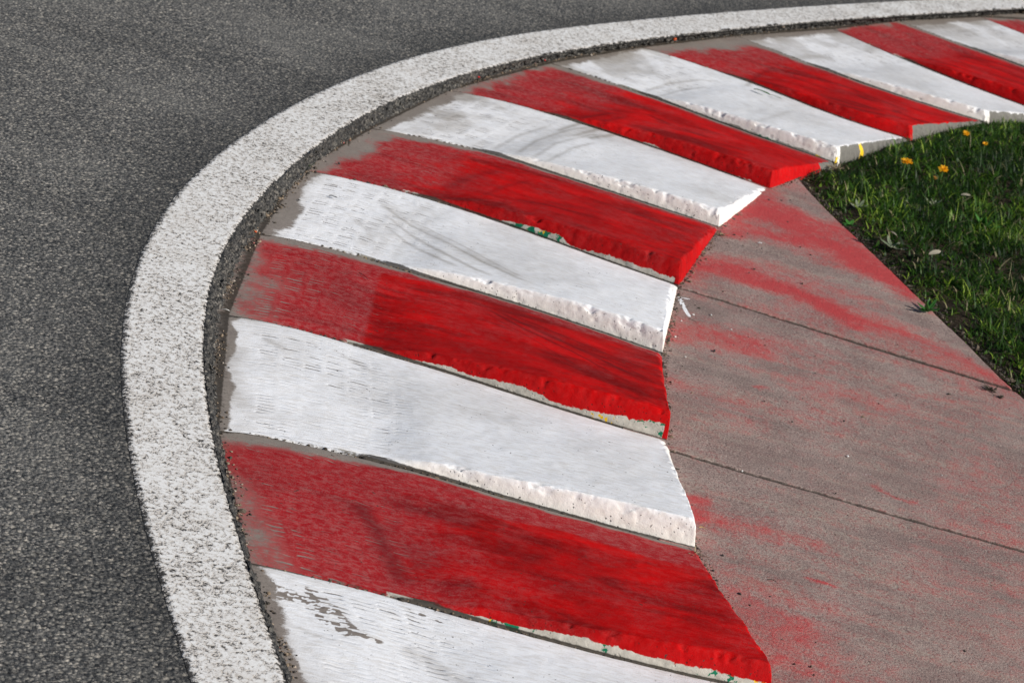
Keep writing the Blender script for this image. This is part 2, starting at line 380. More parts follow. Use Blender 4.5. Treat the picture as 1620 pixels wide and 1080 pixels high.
FEET = {0:[(395,889),(448,900),(523,916),(599,935),(663,953),(730,973),(859,1010),(989,1044),(1075,1066),(1140,1079),(1220,1096)],
 1:[(346,680),(405,685),(475,699),(556,717),(636,737),(717,760),(773,780),(859,803),(946,828),(1032,851),(1099,868)],
 2:[(362,498),(447,511),(475,519),(556,541),(636,567),(717,591),(767,609),(833,630),(900,652),(983,678),(1055,698)],
 3:[(413,370),(463,376),(540,394),(593,411),(663,433),(720,452),(800,475),(867,497),(933,520),(1000,543),(1047,560)],
 4:[(478,268),(533,277),(600,291),(647,304),(700,320),(767,342),(867,379),(933,403),(1000,428),(1073,453)],
 5:[(590,203),(640,211),(700,221),(780,241),(833,260),(887,278),(933,293),(1000,315),(1067,337),(1137,361)],
 6:[(712,143),(777,153),(833,168),(890,185),(947,204),(1000,222),(1067,245),(1133,269),(1217,300)],
 7:[(873,100),(933,117),(1000,141),(1067,166),(1100,179),(1160,202),(1217,223),(1274,243),(1322,259)],
 8:[(1017,75),(1075,91),(1133,110),(1195,133),(1245,153),(1302,177),(1359,198),(1437,221)],
 9:[(1166,57),(1205,71),(1245,86),(1302,108),(1359,131),(1444,159),(1501,177),(1557,194)],
 10:[(1319,46),(1373,69),(1444,99),(1501,123),(1557,145),(1620,168)],
 11:[(1424,33),(1509,65),(1557,83),(1620,106)], 12:[(1552,27),(1620,54)]}
BLEN = 0.85
W = {k: up(v) for k, v in FEET.items()}
def extend(P, L, dr=None):
    P = np.array(P); d = P[-1] - P[max(0, len(P) - 3)] if dr is None else dr; d = d / np.linalg.norm(d)
    l = np.linalg.norm(P[-1] - P[0])
    if l < L - 0.02: P = np.vstack([P, P[-1] + d * (L - l) * 0.5, P[-1] + d * (L - l)])
    return P
W[10] = extend(W[10], 0.83); d11 = W[11][-1] - W[11][0]; W[11] = extend(W[11], 0.83, d11)
W[12] = extend(W[12], 0.83, d11 + np.array([0.0, -0.01]))
W[13] = W[12] + np.array([.36, .31]) ; W[14] = W[13] + np.array([.38, .29])
W[-1] = W[0] + np.array([.160, -.41]); W[-1][-1] = W[0][-1] + np.array([.13, -.42])
for k in W: W[k] = resample(W[k], 60, 1)
FOOTW = resample(up(FOOT), 400, 1)

# ------------------------------------------------------------------ ground, road and line
def tail(P, d0, d1, n=1):
    a = P[0] + (P[0] - P[3]) / np.linalg.norm(P[0] - P[3]) * d0
    b = P[-1] + (P[-1] - P[-4]) / np.linalg.norm(P[-1] - P[-4]) * d1
    return np.vstack([a, P, b])
def soften(A, n):
    for _ in range(n): A[1:-1] = .25 * A[:-2] + .5 * A[1:-1] + .25 * A[2:]
    return A
IN = soften(resample(up(INNER, 0.003), 700, 1), 700); OUTC = soften(resample(up(OUTER, 0.003), 700, 1), 700)
def normals(P):
    t = np.gradient(P, axis=0); t /= np.linalg.norm(t, axis=1)[:, None]; return np.stack([-t[:, 1], t[:, 0]], 1)
INE = tail(IN, 6, 9); NIN = soften(normals(INE), 60); NIN /= np.linalg.norm(NIN, axis=1)[:, None]
offs = np.array([-0.004, .02, .05, .08, .11, .14, .17, .20, .23, .26, .29, .33, .38, .44, .52, .62, .8, 1.0, 1.3, 1.8, 2.5, 4, 8, 20, 50])
V = []; E_ = []
for i in range(len(INE)):
    for q in offs:
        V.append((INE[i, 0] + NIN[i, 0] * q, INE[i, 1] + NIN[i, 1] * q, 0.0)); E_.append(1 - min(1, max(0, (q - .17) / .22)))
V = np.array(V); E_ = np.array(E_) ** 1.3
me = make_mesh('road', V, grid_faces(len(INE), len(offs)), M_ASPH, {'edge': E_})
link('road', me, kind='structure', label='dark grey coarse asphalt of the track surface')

# white line: a thin coat with slightly ragged borders, 3 mm proud of the asphalt
nl = 26
OUTE = tail(OUTC, 6, 9)
# match stations of both borders
def match(A, B):
    out = []
    for a in A:
        k = np.argmin(((B - a) ** 2).sum(1)); out.append(B[k])
    out = np.array(out)
    return soften(out, 120)
INL = np.vstack([resample(INE[:2], 80)[:-1], resample(INE[1:-1], 1400), resample(INE[-2:], 80)[1:]])
OB = match(INL, np.vstack([resample(OUTE[:2], 400)[:-1], resample(OUTC, 3000), resample(OUTE[-2:], 400)[1:]]))
m_in = fbm(INL[:, 0], INL[:, 1], scale=150, octv=3, seed=3) - .5; m_out = fbm(INL[:, 0], INL[:, 1], scale=140, octv=3, seed=8) - .5
dv = INL - OB; dv /= np.linalg.norm(dv, axis=1)[:, None]
A = INL + dv * (0.004 * m_in)[:, None]; B = OB + dv * (0.0035 * m_out)[:, None]
V = []; rim = []
for j in range(nl):
    f = j / (nl - 1); P = A * (1 - f) + B * f
    z = np.full(len(P), 0.0030 if 0 < j < nl - 1 else 0.0008)
    V.append(np.c_[P, z]); rim.append(np.full(len(P), max(0, 1 - f / .05, 1 - (1 - f) / .07)))
V = np.concatenate(V); rim = np.concatenate(rim)
me = make_mesh('edge_line', V, grid_faces(nl, len(INL))[:, ::-1], M_LINE, {'rim': rim, 'edge': np.zeros(len(V))})
link('road_edge_line', me, kind='structure', label='broad white line painted along the inner edge of the asphalt')

# broken asphalt edge dropping down to the kerb
na, nb_ = 1500, 26
IA = resample(IN, na); FB = resample(np.vstack([FOOTW]), 3000)
FB = np.array([FB[np.argmin(((FB - a) ** 2).sum(1))] for a in IA]); FB = soften(FB, 30)
V = []
for j in range(nb_):
    f = j / (nb_ - 1); P = IA * (1 - f) + FB * f + (FB - IA) / np.linalg.norm(FB - IA, axis=1)[:, None] * (0.004 * f)
    z = -0.0345 * sst(np.full(na, f), 0.03, 0.93) + (0.002 if j == 0 else 0.0015)
    P3 = np.c_[P, z]; amp = math.sin(math.pi * min(1, f * 1.0 + .04)) ** .6
    n = fbm(P[:, 0], P[:, 1], z * 1.5, 95, 3, 4) - .5; n2 = fbm(P[:, 0], P[:, 1], z, 30, 2, 9) - .5
    P3[:, 2] += amp * (n * 0.026 + n2 * 0.008)
    nx = fbm(P[:, 0], P[:, 1], z * 1.5, 110, 2, 14) - .5; ny = fbm(P[:, 0], P[:, 1], z * 1.5, 110, 2, 24) - .5
    P3[:, 0] += amp * nx * .018; P3[:, 1] += amp * ny * .018
    V.append(P3)
V = np.concatenate(V)
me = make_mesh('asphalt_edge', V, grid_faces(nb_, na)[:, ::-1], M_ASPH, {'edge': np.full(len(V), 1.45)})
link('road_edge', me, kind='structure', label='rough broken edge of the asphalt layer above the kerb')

# base ground
s = 120
me = make_mesh('ground', [(-s, -s, -.075), (s, -s, -.075), (s, s, -.075), (-s, s, -.075)], [(0, 1, 2, 3)], mat_soil('bare_soil'))
link('ground', me, kind='structure', label='brown soil under everything')

# ------------------------------------------------------------------ kerb blocks
# tyre marks and smears, traced on the place: (pixels, half width m, strength)
MARKS = [
 ([(596,300),(640,335),(700,372),(760,412),(815,445),(868,470)], .0075, .55),
 ([(606,322),(650,358),(700,394),(752,428),(800,450)], .0065, .5),
 ([(612,344),(655,378),(700,408),(740,430)], .006, .45),
 ([(630,326),(680,350),(735,386),(800,430),(850,460)], .0030, .5),
 ([(590,395),(615,360),(650,330),(700,306)], .016, .24), ([(622,402),(645,365),(680,338),(720,318)], .014, .18),
 ([(545,330),(600,345),(660,385)], .030, .16),
 ([(765,478),(830,520),(900,560),(985,622)], .0030, .8), ([(782,482),(850,522),(930,566),(1020,622)], .0040, .7),
 ([(800,487),(870,520),(950,560),(1035,600)], .0030, .6), ([(760,484),(830,532),(890,578),(930,612)], .0022, .5),
 ([(820,500),(900,548),(985,590),(1040,628)], .0065, .45),
 ([(815,240),(850,215),(905,196),(950,188)], .008, .45), ([(840,250),(880,222),(935,205),(980,202)], .007, .35), ([(862,257),(905,232),(950,216)], .006, .35),
 ([(780,228),(820,205),(880,186)], .006, .3), ([(680,190),(730,185),(790,196)], .03, .15), ([(700,180),(735,171),(800,178)], .020, .30),
 ([(1020,135),(1060,122),(1110,117),(1150,120)], .006, .35), ([(1040,146),(1080,133),(1130,128)], .006, .3), ([(930,105),(1000,100),(1060,105)], .03, .15),
 ([(1240,85),(1290,80),(1330,84)], .02, .30), ([(1190,62),(1215,66),(1250,72)], .02, .25),
 ([(560,770),(600,820),(625,870),(650,920)], .022, .60), ([(600,770),(680,800),(760,830)], .02, .35), ([(575,790),(640,850),(700,900)], .04, .28),
 ([(900,210),(960,190),(1000,180)], .01, .5), ([(880,200),(930,180),(980,172)], .008, .5), ([(930,212),(990,200)], .01, .45), ([(820,325),(900,330),(990,350)], .02, .25), ([(700,290),(750,270),(800,258)], .015, .40), ([(760,310),(800,290),(850,277)], .010, .35),
 ([(1180,130),(1210,105),(1240,100)], .008, .45), ([(1200,110),(1230,96)], .008, .4), ([(1370,75),(1400,62)], .02, .3),
 ([(720,640),(800,660),(860,690)], .020, .12), ([(900,960),(1000,1010)], .02, .2),
 ([(640,1000),(700,1040),(760,1075)], .020, .30), ([(440,960),(500,985),(540,1000)], .006, .25), ([(540,545),(575,562),(600,580)], .008, .25), ([(420,520),(460,540)], .010, .3)]
MARKS += [([(600,300),(660,345),(740,398),(850,462)], .022, .30), ([(575,380),(610,350),(660,318)], .035, .22), ([(830,235),(880,210),(960,190)], .022, .25),
 ([(560,330),(585,350),(600,385)], .012, .3), ([(1150,215),(1220,190),(1260,170)], .01, .2)]
MARKS = [(up(a, ZB + .02), b, c) for a, b, c in MARKS]
# spots where the white paint has come off
CHIPS = [([(432,928),(475,948)], .014), ([(485,930),(510,950)], .010), ([(530,962),(525,985)], .007), ([(505,975),(550,1003)], .010), ([(540,985),(568,1000)], .006), ([(520,292),(545,300)], .010), ([(425,512),(440,521)], .005), ([(492,540),(505,552)], .005)]
CHIPS += [([(440,935),(500,955),(560,1000)], .018), ([(500,940),(530,975)], .014), ([(560,1000),(600,1015)], .008), ([(640,960),(700,985)], .004)]
CHIPS = [(up(a, ZB), b) for a, b in CHIPS]
HM = {-1: .050, 0: .050, 1: .053, 2: .060, 3: .048, 4: .054, 5: .043, 6: .048, 7: .046, 8: .040, 9: .038, 10: .048, 11: .045, 12: .045, 13: .045}
#       start of full paint (near, far), width of the fade, ragged
PAINT = {-1: (.045, .04, .035), 0: (.08, .0, .13), 1: (.030, .040, .022), 2: (.10, .05, .11), 3: (.060, .050, .05), 4: (.08, .13, .07), 5: (.05, .06, .05), 6: (.07, .05, .06),
         7: (.06, .02, .04), 8: (.08, .17, .08), 9: (.06, .04, .05), 10: (.06, .04, .06), 11: (.06, .05, .05), 12: (.06, .05, .05), 13: (.06, .05, .05)}
BARE_END = {7: 1, 8: 1, 9: 1, 10: 1, 11: 1, 12: 1, 13: 1}

def kerb_block(i):
    red = (i % 2 == 0)
    N, Fr = W[i], W[i + 1]
    L = 0.5 * (np.linalg.norm(N[-1] - N[0]) + np.linalg.norm(Fr[-1] - Fr[0]))
    fin = 0.0038 if i < 8 else 0.006
    ins_e = 0.014; ins_n = 0.013
    a = np.concatenate([[-.07, -.06], np.arange(-.055, L - .03, fin), np.linspace(L - .03, L - ins_e, 8), L - ins_e * (1 - np.linspace(0, 1, 13)[1:]) ** 1.5, [L]])
    a = np.unique(np.round(a, 6))
    Wd = np.mean(np.linalg.norm(N - Fr, axis=1))
    b = np.concatenate([[0], ins_n * np.linspace(0, 1, 15) ** 1.4, np.arange(ins_n + .0025, Wd - .02, fin), np.linspace(Wd - .02, Wd - .001, 9)])
    f = a / L
    def at(P, f):
        g = np.clip(f, 0, 1) * (len(P) - 1); k = np.clip(g.astype(int), 0, len(P) - 2); u = (g - k)[:, None]
        R = P[k] * (1 - u) + P[k + 1] * u
        return R + (np.minimum(f, 0) * L)[:, None] * ((P[6] - P[0]) / np.linalg.norm(P[6] - P[0]))
    PN, PF = at(N, f), at(Fr, f)
    wid = np.linalg.norm(PF - PN, axis=1)[:, None]
    bb = (b / Wd)[None, :]
    X = PN[:, None, 0] * (1 - bb) + PF[:, None, 0] * bb; Y = PN[:, None, 1] * (1 - bb) + PF[:, None, 1] * bb
    Av = np.broadcast_to(a[:, None], X.shape); T = bb * wid; E = L - Av; FT = wid - T
    x = np.clip((Av - .24) / .62, 0, 1); h = HM[i] * (1 - (1 - x) ** 1.7) * sst(x, 0, .25)
    sd_ = i * 31 + 7
    # ragged casting edge
    jag = .25 * (fbm(Av, T * 0 + i, None, 9, 2, sd_) - .5) + .22 * (fbm(Av, T * 0 + i, None, 90, 3, sd_ + 51) - .5)
    chip = np.clip(fbm(Av, T * 0 + 3.3 + i, None, 40, 3, sd_ + 2) - .70, 0, 1) * 9
    tn = T / (ins_n * (1 + 1.0 * jag))
    jag2 = (fbm(T, Av * 0 + 9 + i, None, 20, 3, sd_ + 4) - .5)
    en = E / (ins_e * (1 + .8 * jag2))
    rn = 1 - np.clip(1 - tn, 0, 1) ** 1.9; re = 1 - np.clip(1 - en, 0, 1) ** 1.9
    r = np.minimum(rn, re)
    prof = 1 - .93 * (T / wid) ** 1.12
    z = h * prof * r
    # shallow groove at the far side, hollow towards the next block's face
    groove = np.exp(-(FT / .0050) ** 2) * .017 * sst(Av, .03, .35)
    z = z - groove
    top = (r > .999)
    # relief of the surface
    z = z + (fbm(X, Y, None, 9, 3, sd_ + 5) - .5) * .005 * top * sst(Av, 0, .1) * sst(FT, 0, .04)
    z = z + (fbm(X, Y, None, 45, 3, sd_ + 6) - .5) * .0010
    n3 = fbm(X, Y, T * 2.0, 48, 3, sd_ + 60); n4 = fbm(X, Y, T * 2.0, 130, 2, sd_ + 62)
    lip = np.exp(-((T - ins_n * .8) / .0065) ** 2) * sst(h, .006, .025) + .7 * np.exp(-((E - ins_e * .8) / .006) ** 2) * sst(h, .006, .025)
    z = z - lip * (np.clip(n3 - .58, 0, 1) * .050 + (n4 - .5) * .0035) * np.minimum(1, h / .03)
    Z = ZB + z
    facem = np.clip(1 - r, 0, 1) ** .5 * (h > .004) * sst(h, .002, .015)
    # push the cast faces in and out
    q = (fbm(X, Y, Z * 1.0, 110, 3, sd_ + 8) - .5); q2 = np.clip(fbm(X, Y, Z * 1.3, 70, 3, sd_ + 12) - .60, 0, 1) * 5
    amp = sst(facem, .05, .5) * sst(h, .005, .03)
    dn = (PF - PN) / wid; dl = np.gradient(PN, axis=0); dl /= np.linalg.norm(dl, axis=1)[:, None]
    push_n = amp * (rn < .999) * (q * .0009 + q2 * .0018) * (T > 0); push_e = amp * (re < .999) * (q * .003) * (E > 0)
    X = X + dn[:, None, 0] * push_n - dl[:, None, 0] * push_e; Y = Y + dn[:, None, 1] * push_n - dl[:, None, 1] * push_e
    Z = Z + amp * q * .0012 * (z > .004)
    # ---- fields that drive the paint
    p0, p1, fw = PAINT[i]
    start = (p0 * (1 - T / wid) + p1 * (T / wid)) * (.85 if red else .9) - .022 + (fbm(X, Y, None, 13, 4, sd_ + 20) - .5) * (.12 if red else .050)
    cov = (.10 if red else .02) + (.90 if red else .98) * sst(Av - start, -fw * (.9 if red else .3), fw)
    patch = fbm(X, Y, None, 10, 4, sd_ + 21)
    if red:
        wear = sst(Av, .42, .02) if False else (1 - sst(Av, .05, .42))
        cov = cov * (1 - .22 * wear * sst(patch, .42, .75))
        cov = np.minimum(cov, .05 + .95 * sst(FT + (fbm(X, Y, None, 20, 3, sd_ + 71) - .5) * .02, .010, .030 + .06 * (1 - sst(Av, .1, .35))))
        cov = cov - .18 * (1 - sst(FT + (patch - .5) * .03, .01, .055)) * sst(Av, .15, .4) * (1 - facem)
        fb = ({0: .34, 2: .265, 4: .26, 6: .24}.get(i, .28)) + (0 if i == 2 else .16) * (patch - .5)
        if i == 2: fb = fb + (fbm(X, Y, None, 28, 4, sd_ + 55) - .5) * .21
        strip = {0: .10, 2: .05, 4: .05, 6: .04}.get(i, .04)
        fresh = sst(Av - fb + (fbm(X, Y, None, 28, 4, sd_ + 55) - .5) * .22, *((-.006, .008) if i == 2 else (-.10, .10))) * sst(FT + (fbm(X, Y, None, 6, 3, sd_ + 22) - .5) * .05 - strip, -.006, .010)
        fresh = fresh * (.75 + .25 * sst(fbm(X, Y, None, 12, 4, sd_ + 57), .3, .5))
    else:
        cov = np.minimum(cov, .15 + .85 * sst(FT, .003, .012))
        fresh = np.ones_like(cov)
    for pth, wd in CHIPS:
        d, _ = seg_dist(X, Y, pth)
        if red: continue
        cov = cov - .95 * np.exp(-(d / wd) ** 2) * sst(fbm(Av, T * 2.6, None, 80, 3, 77), .44, .54)
    dirt = np.zeros_like(cov)
    for pth, wd, st_ in MARKS:
        c_ = pth.mean(0)
        if np.hypot(c_[0] - X.mean(), c_[1] - Y.mean()) > 1.0: continue
        d, pos = seg_dist(X, Y, pth)
        dirt = np.maximum(dirt, st_ * (1.0 if red else 1.35) * np.exp(-(d / wd) ** 2) * sst(pos, 0, .12) * (1 - sst(pos, .8, 1)))
    dirt = dirt + (.16 * sst(fbm(X, Y, None, 5, 4, sd_ + 30), .42, .70)) * (1 + .6 * (not red))
    if not red:
        dirt = dirt + .45 * (1 - sst(Av, .05, .30)) * sst(patch, .35, .60) * (i >= 5) + .10 * (i >= 5) * sst(patch, .4, .6)
        dirt = dirt + .25 * (1 - sst(FT + (patch - .5) * .03, .0, .03)) + .06 * (i >= 5)
    if not red: dirt = dirt + .42 * (1 - sst(Av - start, .0, .075)) * sst(patch, .3, .6)
    zr = (Z - ZB) / np.maximum(h, .006)
    if red:
        fh = {0: .36, 2: .34, 4: .24}.get(i, .08) + (.6 if i < 4 else 1.0) * (fbm(Av, T * 0 + i * 3.1, None, 9, 3, sd_ + 33) - .5)
        if i >= 6: fh = fh - .12
        foot = sst(fh - zr + .25, 0, .5) * (rn < .97) * (E > .012) * sst(Av, .18, .28)
    else:
        fh = .02 + .7 * (fbm(Av, T * 0 + i * 3.1, None, 9, 3, sd_ + 33) - .5)
        foot = sst(fh - zr + .22, 0, .5) * (rn < .97) * (E > .012) * sst(Av, .14, .24)
    joint = 1.1 * np.exp(-(FT / (.0055 + .004 * fbm(Av, T * 0 + i, None, 14, 3, sd_ + 90))) ** 2) * (.6 + .5 * sst(Av, .2, .5)) + .55 * np.exp(-((Av - .0) / .022) ** 2) * (Av > -.06) * .8 + (Av < 0) * .35
    joint = joint + .5 * np.exp(-(T / .006) ** 2) * (1 - sst(Av, .22, .32)) * sst(Av, .05, .12)
    joint = joint + 1.2 * np.exp(-((Z - ZB) / .0045) ** 2) * (T < ins_n) * sst(Av, .22, .32)  # dark line at the face foot: painted shadow together with dirt
    bare = np.zeros_like(cov)
    if i == 6: bare = (re < .98) * sst(T / wid, .74, .80) * 1.0
    if i in BARE_END:
        cut = .55 + .5 * (fbm(T, Av * 0 + i, None, 20, 2, sd_) - .5)
        bare = (re < .98) * sst(T, .018, .03) * (zr < prof * .97)
    drip = np.zeros_like(cov)
    if i == 7:
        for pth, wd in ((up([(1358,227),(1374,227)], ZB + .034), .004), (up([(1364,236),(1365,240)], ZB + .018), .0035), (up([(1322,257),(1323,250)], ZB + .004), .0035)):
            d, _ = seg_dist(X, Y, pth); drip = np.maximum(drip, np.exp(-(d / wd) ** 2) * (re < .995) * ((Z < ZB + .018) | (wd > .0036)))
        cc = up([(1364,234)], ZB + .022)[0]; dl_ = dl.mean(0); tt = np.abs((X - cc[0]) * dl_[1] - (Y - cc[1]) * dl_[0])
        drip = np.maximum(drip, np.exp(-(tt / (.0010 + .0045 * sst(Z, ZB + .024, ZB + .034))) ** 2) * (re < .995) * (Z > ZB + .008))
    tread = (1 - sst(Av, .28, .42)) * sst(Av, .03, .07) * sst(FT, .01, .04) * (.6 + .8 * sst(fbm(X, Y, None, 7, 2, sd_ + 41), .35, .6)) * (.55 if red else 1.0)
    # ---- skirt
    V3 = np.stack([X, Y, Z], -1); nu, nv = X.shape
    ring = lambda M: np.concatenate([M[:, :1], M, M[:, -1:]], 1)
    V3 = ring(V3); V3 = np.concatenate([V3[:1], V3, V3[-1:]], 0)
    V3[0, :, 2] = V3[-1, :, 2] = ZB - .05; V3[:, 0, 2] = V3[:, -1, 2] = ZB - .05
    def pad(M): M = ring(M); return np.concatenate([M[:1], M, M[-1:]], 0).ravel()
    at_ = {k: pad(np.asarray(v, float)) for k, v in dict(cov=np.clip(cov, 0, 1), fresh=np.clip(fresh, 0, 1), dirt=np.clip(dirt, 0, 1), foot=foot, face=facem, joint=joint, bare=bare, drip=drip, tread=tread).items()}
    uv = np.stack([pad(Av) + i * 1.37, pad(T) + i * .71], 1)
    Vl, c = origin_shift(V3.reshape(-1, 3))
    me = make_mesh('kerb_block', Vl, grid_faces(nu + 2, nv + 2), M_RED if red else M_WHITE, at_, uv)
    return me, c

LABELS = {
 -1: 'white kerb block nearest the camera, brown bare patches in its paint, cut off at bottom',
 0: 'nearest red kerb block, broadest of the reds, white overpaint strip along its foot',
 1: 'broad clean white kerb block between the two nearest red blocks',
 2: 'red kerb block with a fan of fine dark tyre streaks at its outer end',
 3: 'white kerb block with grey curved tyre marks, a white splash beside its outer end',
 4: 'red kerb block just behind the white one with curved tyre marks',
 5: 'white kerb block whose bright outer end touches the reddest part of the apron',
 6: 'red kerb block whose chipped outer corner meets the tip of the grass',
 7: 'white kerb block with green leaf on it, grey end with a yellow drip',
 8: 'red kerb block with bare grey end in the grass, behind the leaf',
 9: 'white kerb block running out to the brown soil patch at the right edge',
 10: 'second farthest red kerb block, its outer end cut off by the right edge',
 11: 'farthest white kerb block, at the right edge below the red corner block',
 12: 'farthest red kerb block, only its start showing in the top right corner'}
for i in range(-1, 13):
    me, c = kerb_block(i)
    link('kerb_block', me, loc=c, label=LABELS[i], category='kerb block', group='red and white kerb blocks round the bend')

# ------------------------------------------------------------------ concrete apron in slabs
G = up([(1250,272),(1267,286),(1284,308),(1326,350),(1369,389),(1412,431),(1454,470),(1493,508),(1535,542),(1561,576),(1603,614),(1620,627)])
J1 = up([(1075,455),(1150,478),(1240,505),(1340,538),(1500,588),(1600,618)]); J2 = up([(1055,708),(1120,722),(1190,745),(1300,780),(1450,823),(1620,872)])
gd = G[-1] - G[-5]; gd /= np.linalg.norm(gd)
GX = np.vstack([G, [G[-1] + gd * t for t in np.linspace(.2, 3.5, 12)]])
GX = resample(GX, 900, 1)
def gcross(J):
    d = J[-1] - J[0]; d /= np.linalg.norm(d); n = np.array([-d[1], d[0]])
    k = np.argmin(np.abs((GX - J[-1]) @ n) + (((GX - J[0]) @ d) < 0) * 9); return k
k0, k1, k2 = 20, gcross(J1), gcross(J2)
ends = np.array([W[k][-1] for k in range(-1, 8)])
def inside(P):                                      # a little under the blocks
    return P + np.array([-.07, 0.01])
def straightish(J, kend):
    d = J[1] - J[0]; a = J[0] - d / np.linalg.norm(d) * .09
    P = np.vstack([a, J, GX[kend]]) if np.linalg.norm(GX[kend] - J[-1]) > .03 else np.vstack([a, J[:-1], GX[kend]])
    return resample(P, 300, 0)
J1L, J2L = straightish(J1, k1), straightish(J2, k2)
kt = 0
REDS = [([(1150,352),(1215,318),(1245,300)], .045, .5), ([(1145,365),(1200,370),(1260,385)], .04, .75), ([(1210,340),(1280,375),(1370,420),(1440,465)], .060, .85), ([(1160,335),(1230,330),(1330,370)], .04, .6), ([(1080,430),(1110,480),(1180,490)], .03, .3), ([(1290,340),(1350,395),(1420,455)], .05, .6),
 ([(1090,420),(1160,428),(1240,455),(1330,495)], .040, .85), ([(1130,410),(1190,420),(1260,455)], .03, .5), ([(1330,495),(1420,530),(1540,580),(1600,612)], .035, .62), ([(1440,560),(1540,590)], .02, .4),
 ([(1060,520),(1100,525),(1180,548)], .050, .55), ([(1180,545),(1280,590)], .05, .25), ([(1060,610),(1110,625),(1180,655)], .055, .34), ([(1180,580),(1260,610),(1420,640)], .035, .25), ([(1260,605),(1340,625)], .025, .35),
 ([(1085,790),(1105,800),(1120,818)], .022, .75), ([(1110,815),(1170,840),(1240,858)], .030, .50), ([(1200,860),(1330,890)], .02, .25), ([(1130,880),(1180,890)], .02, .3),
 ([(1150,945),(1190,975),(1260,1010)], .045, .50), ([(1210,1010),(1280,1060),(1340,1090)], .05, .45), ([(1250,985),(1400,1060)], .04, .22), ([(1390,770),(1440,785)], .008, .5), ([(1540,825),(1580,838)], .008, .5), ([(1275,913),(1300,920)], .006, .7), ([(1195,620),(1207,625)], .006, .7),
 ([(1240,640),(1500,740)], .05, .12), ([(1400,650),(1560,700)], .05, .12), ([(1250,760),(1400,800)], .04, .10), ([(1450,930),(1600,980)], .05, .12)]
DARKS = [([(1120,740),(1250,830),(1400,930),(1560,1010)], .012, .45), ([(1150,780),(1280,870),(1420,965)], .008, .4), ([(1200,770),(1350,860),(1560,940)], .010, .35), ([(1080,600),(1200,650),(1400,700)], .012, .3), ([(1240,778),(1290,795),(1315,812)], .0022, .9), ([(1250,770),(1275,790)], .0015, .8), ([(1390,905),(1410,930)], .0025, .6), ([(1335,900),(1480,1010)], .006, .35), ([(1180,360),(1280,410)], .01, .3), ([(1320,470),(1440,520)], .012, .28), ([(1215,395),(1290,432),(1390,470),(1480,512)], .022, .10), ([(1250,402),(1300,440)], .006, .55), ([(1240,302),(1262,330)], .02, .30), ([(1060,560),(1062,640)], .02, .30), ([(1060,720),(1150,760),(1300,830)], .05, .26), ([(1150,900),(1260,950),(1340,1000)], .035, .40), ([(1400,960),(1520,1010),(1620,1040)], .07, .30), ([(1400,880),(1600,940)], .05, .15), ([(1140,870),(1200,905)], .02, .30), ([(1100,500),(1220,560)], .03, .22), ([(1240,530),(1280,548)], .01, .4), ([(1300,560),(1500,650)], .05, .14)]
WHITES = [([(1290,752),(1340,752),(1385,751)], .0012, .55), ([(1077,478),(1085,492),(1090,500)], .0050, 1.1), ([(1076,474),(1080,484)], .0075, .9), ([(1072,470),(1090,474)], .004, .6)]
CLEAN = [([(1120,392),(1200,392),(1290,428),(1390,462),(1500,520),(1580,580)], .050, .85), ([(1240,300),(1270,320),(1300,345)], .035, .7), ([(1090,480),(1200,505),(1330,550),(1480,610)], .035, .7), ([(1050,560),(1100,570),(1180,600)], .03, .5)]
CLEAN = [(up(a), b, c) for a, b, c in CLEAN]
REDS, DARKS, WHITES = ([(up(a), b, c) for a, b, c in Lx] for Lx in (REDS, DARKS, WHITES))

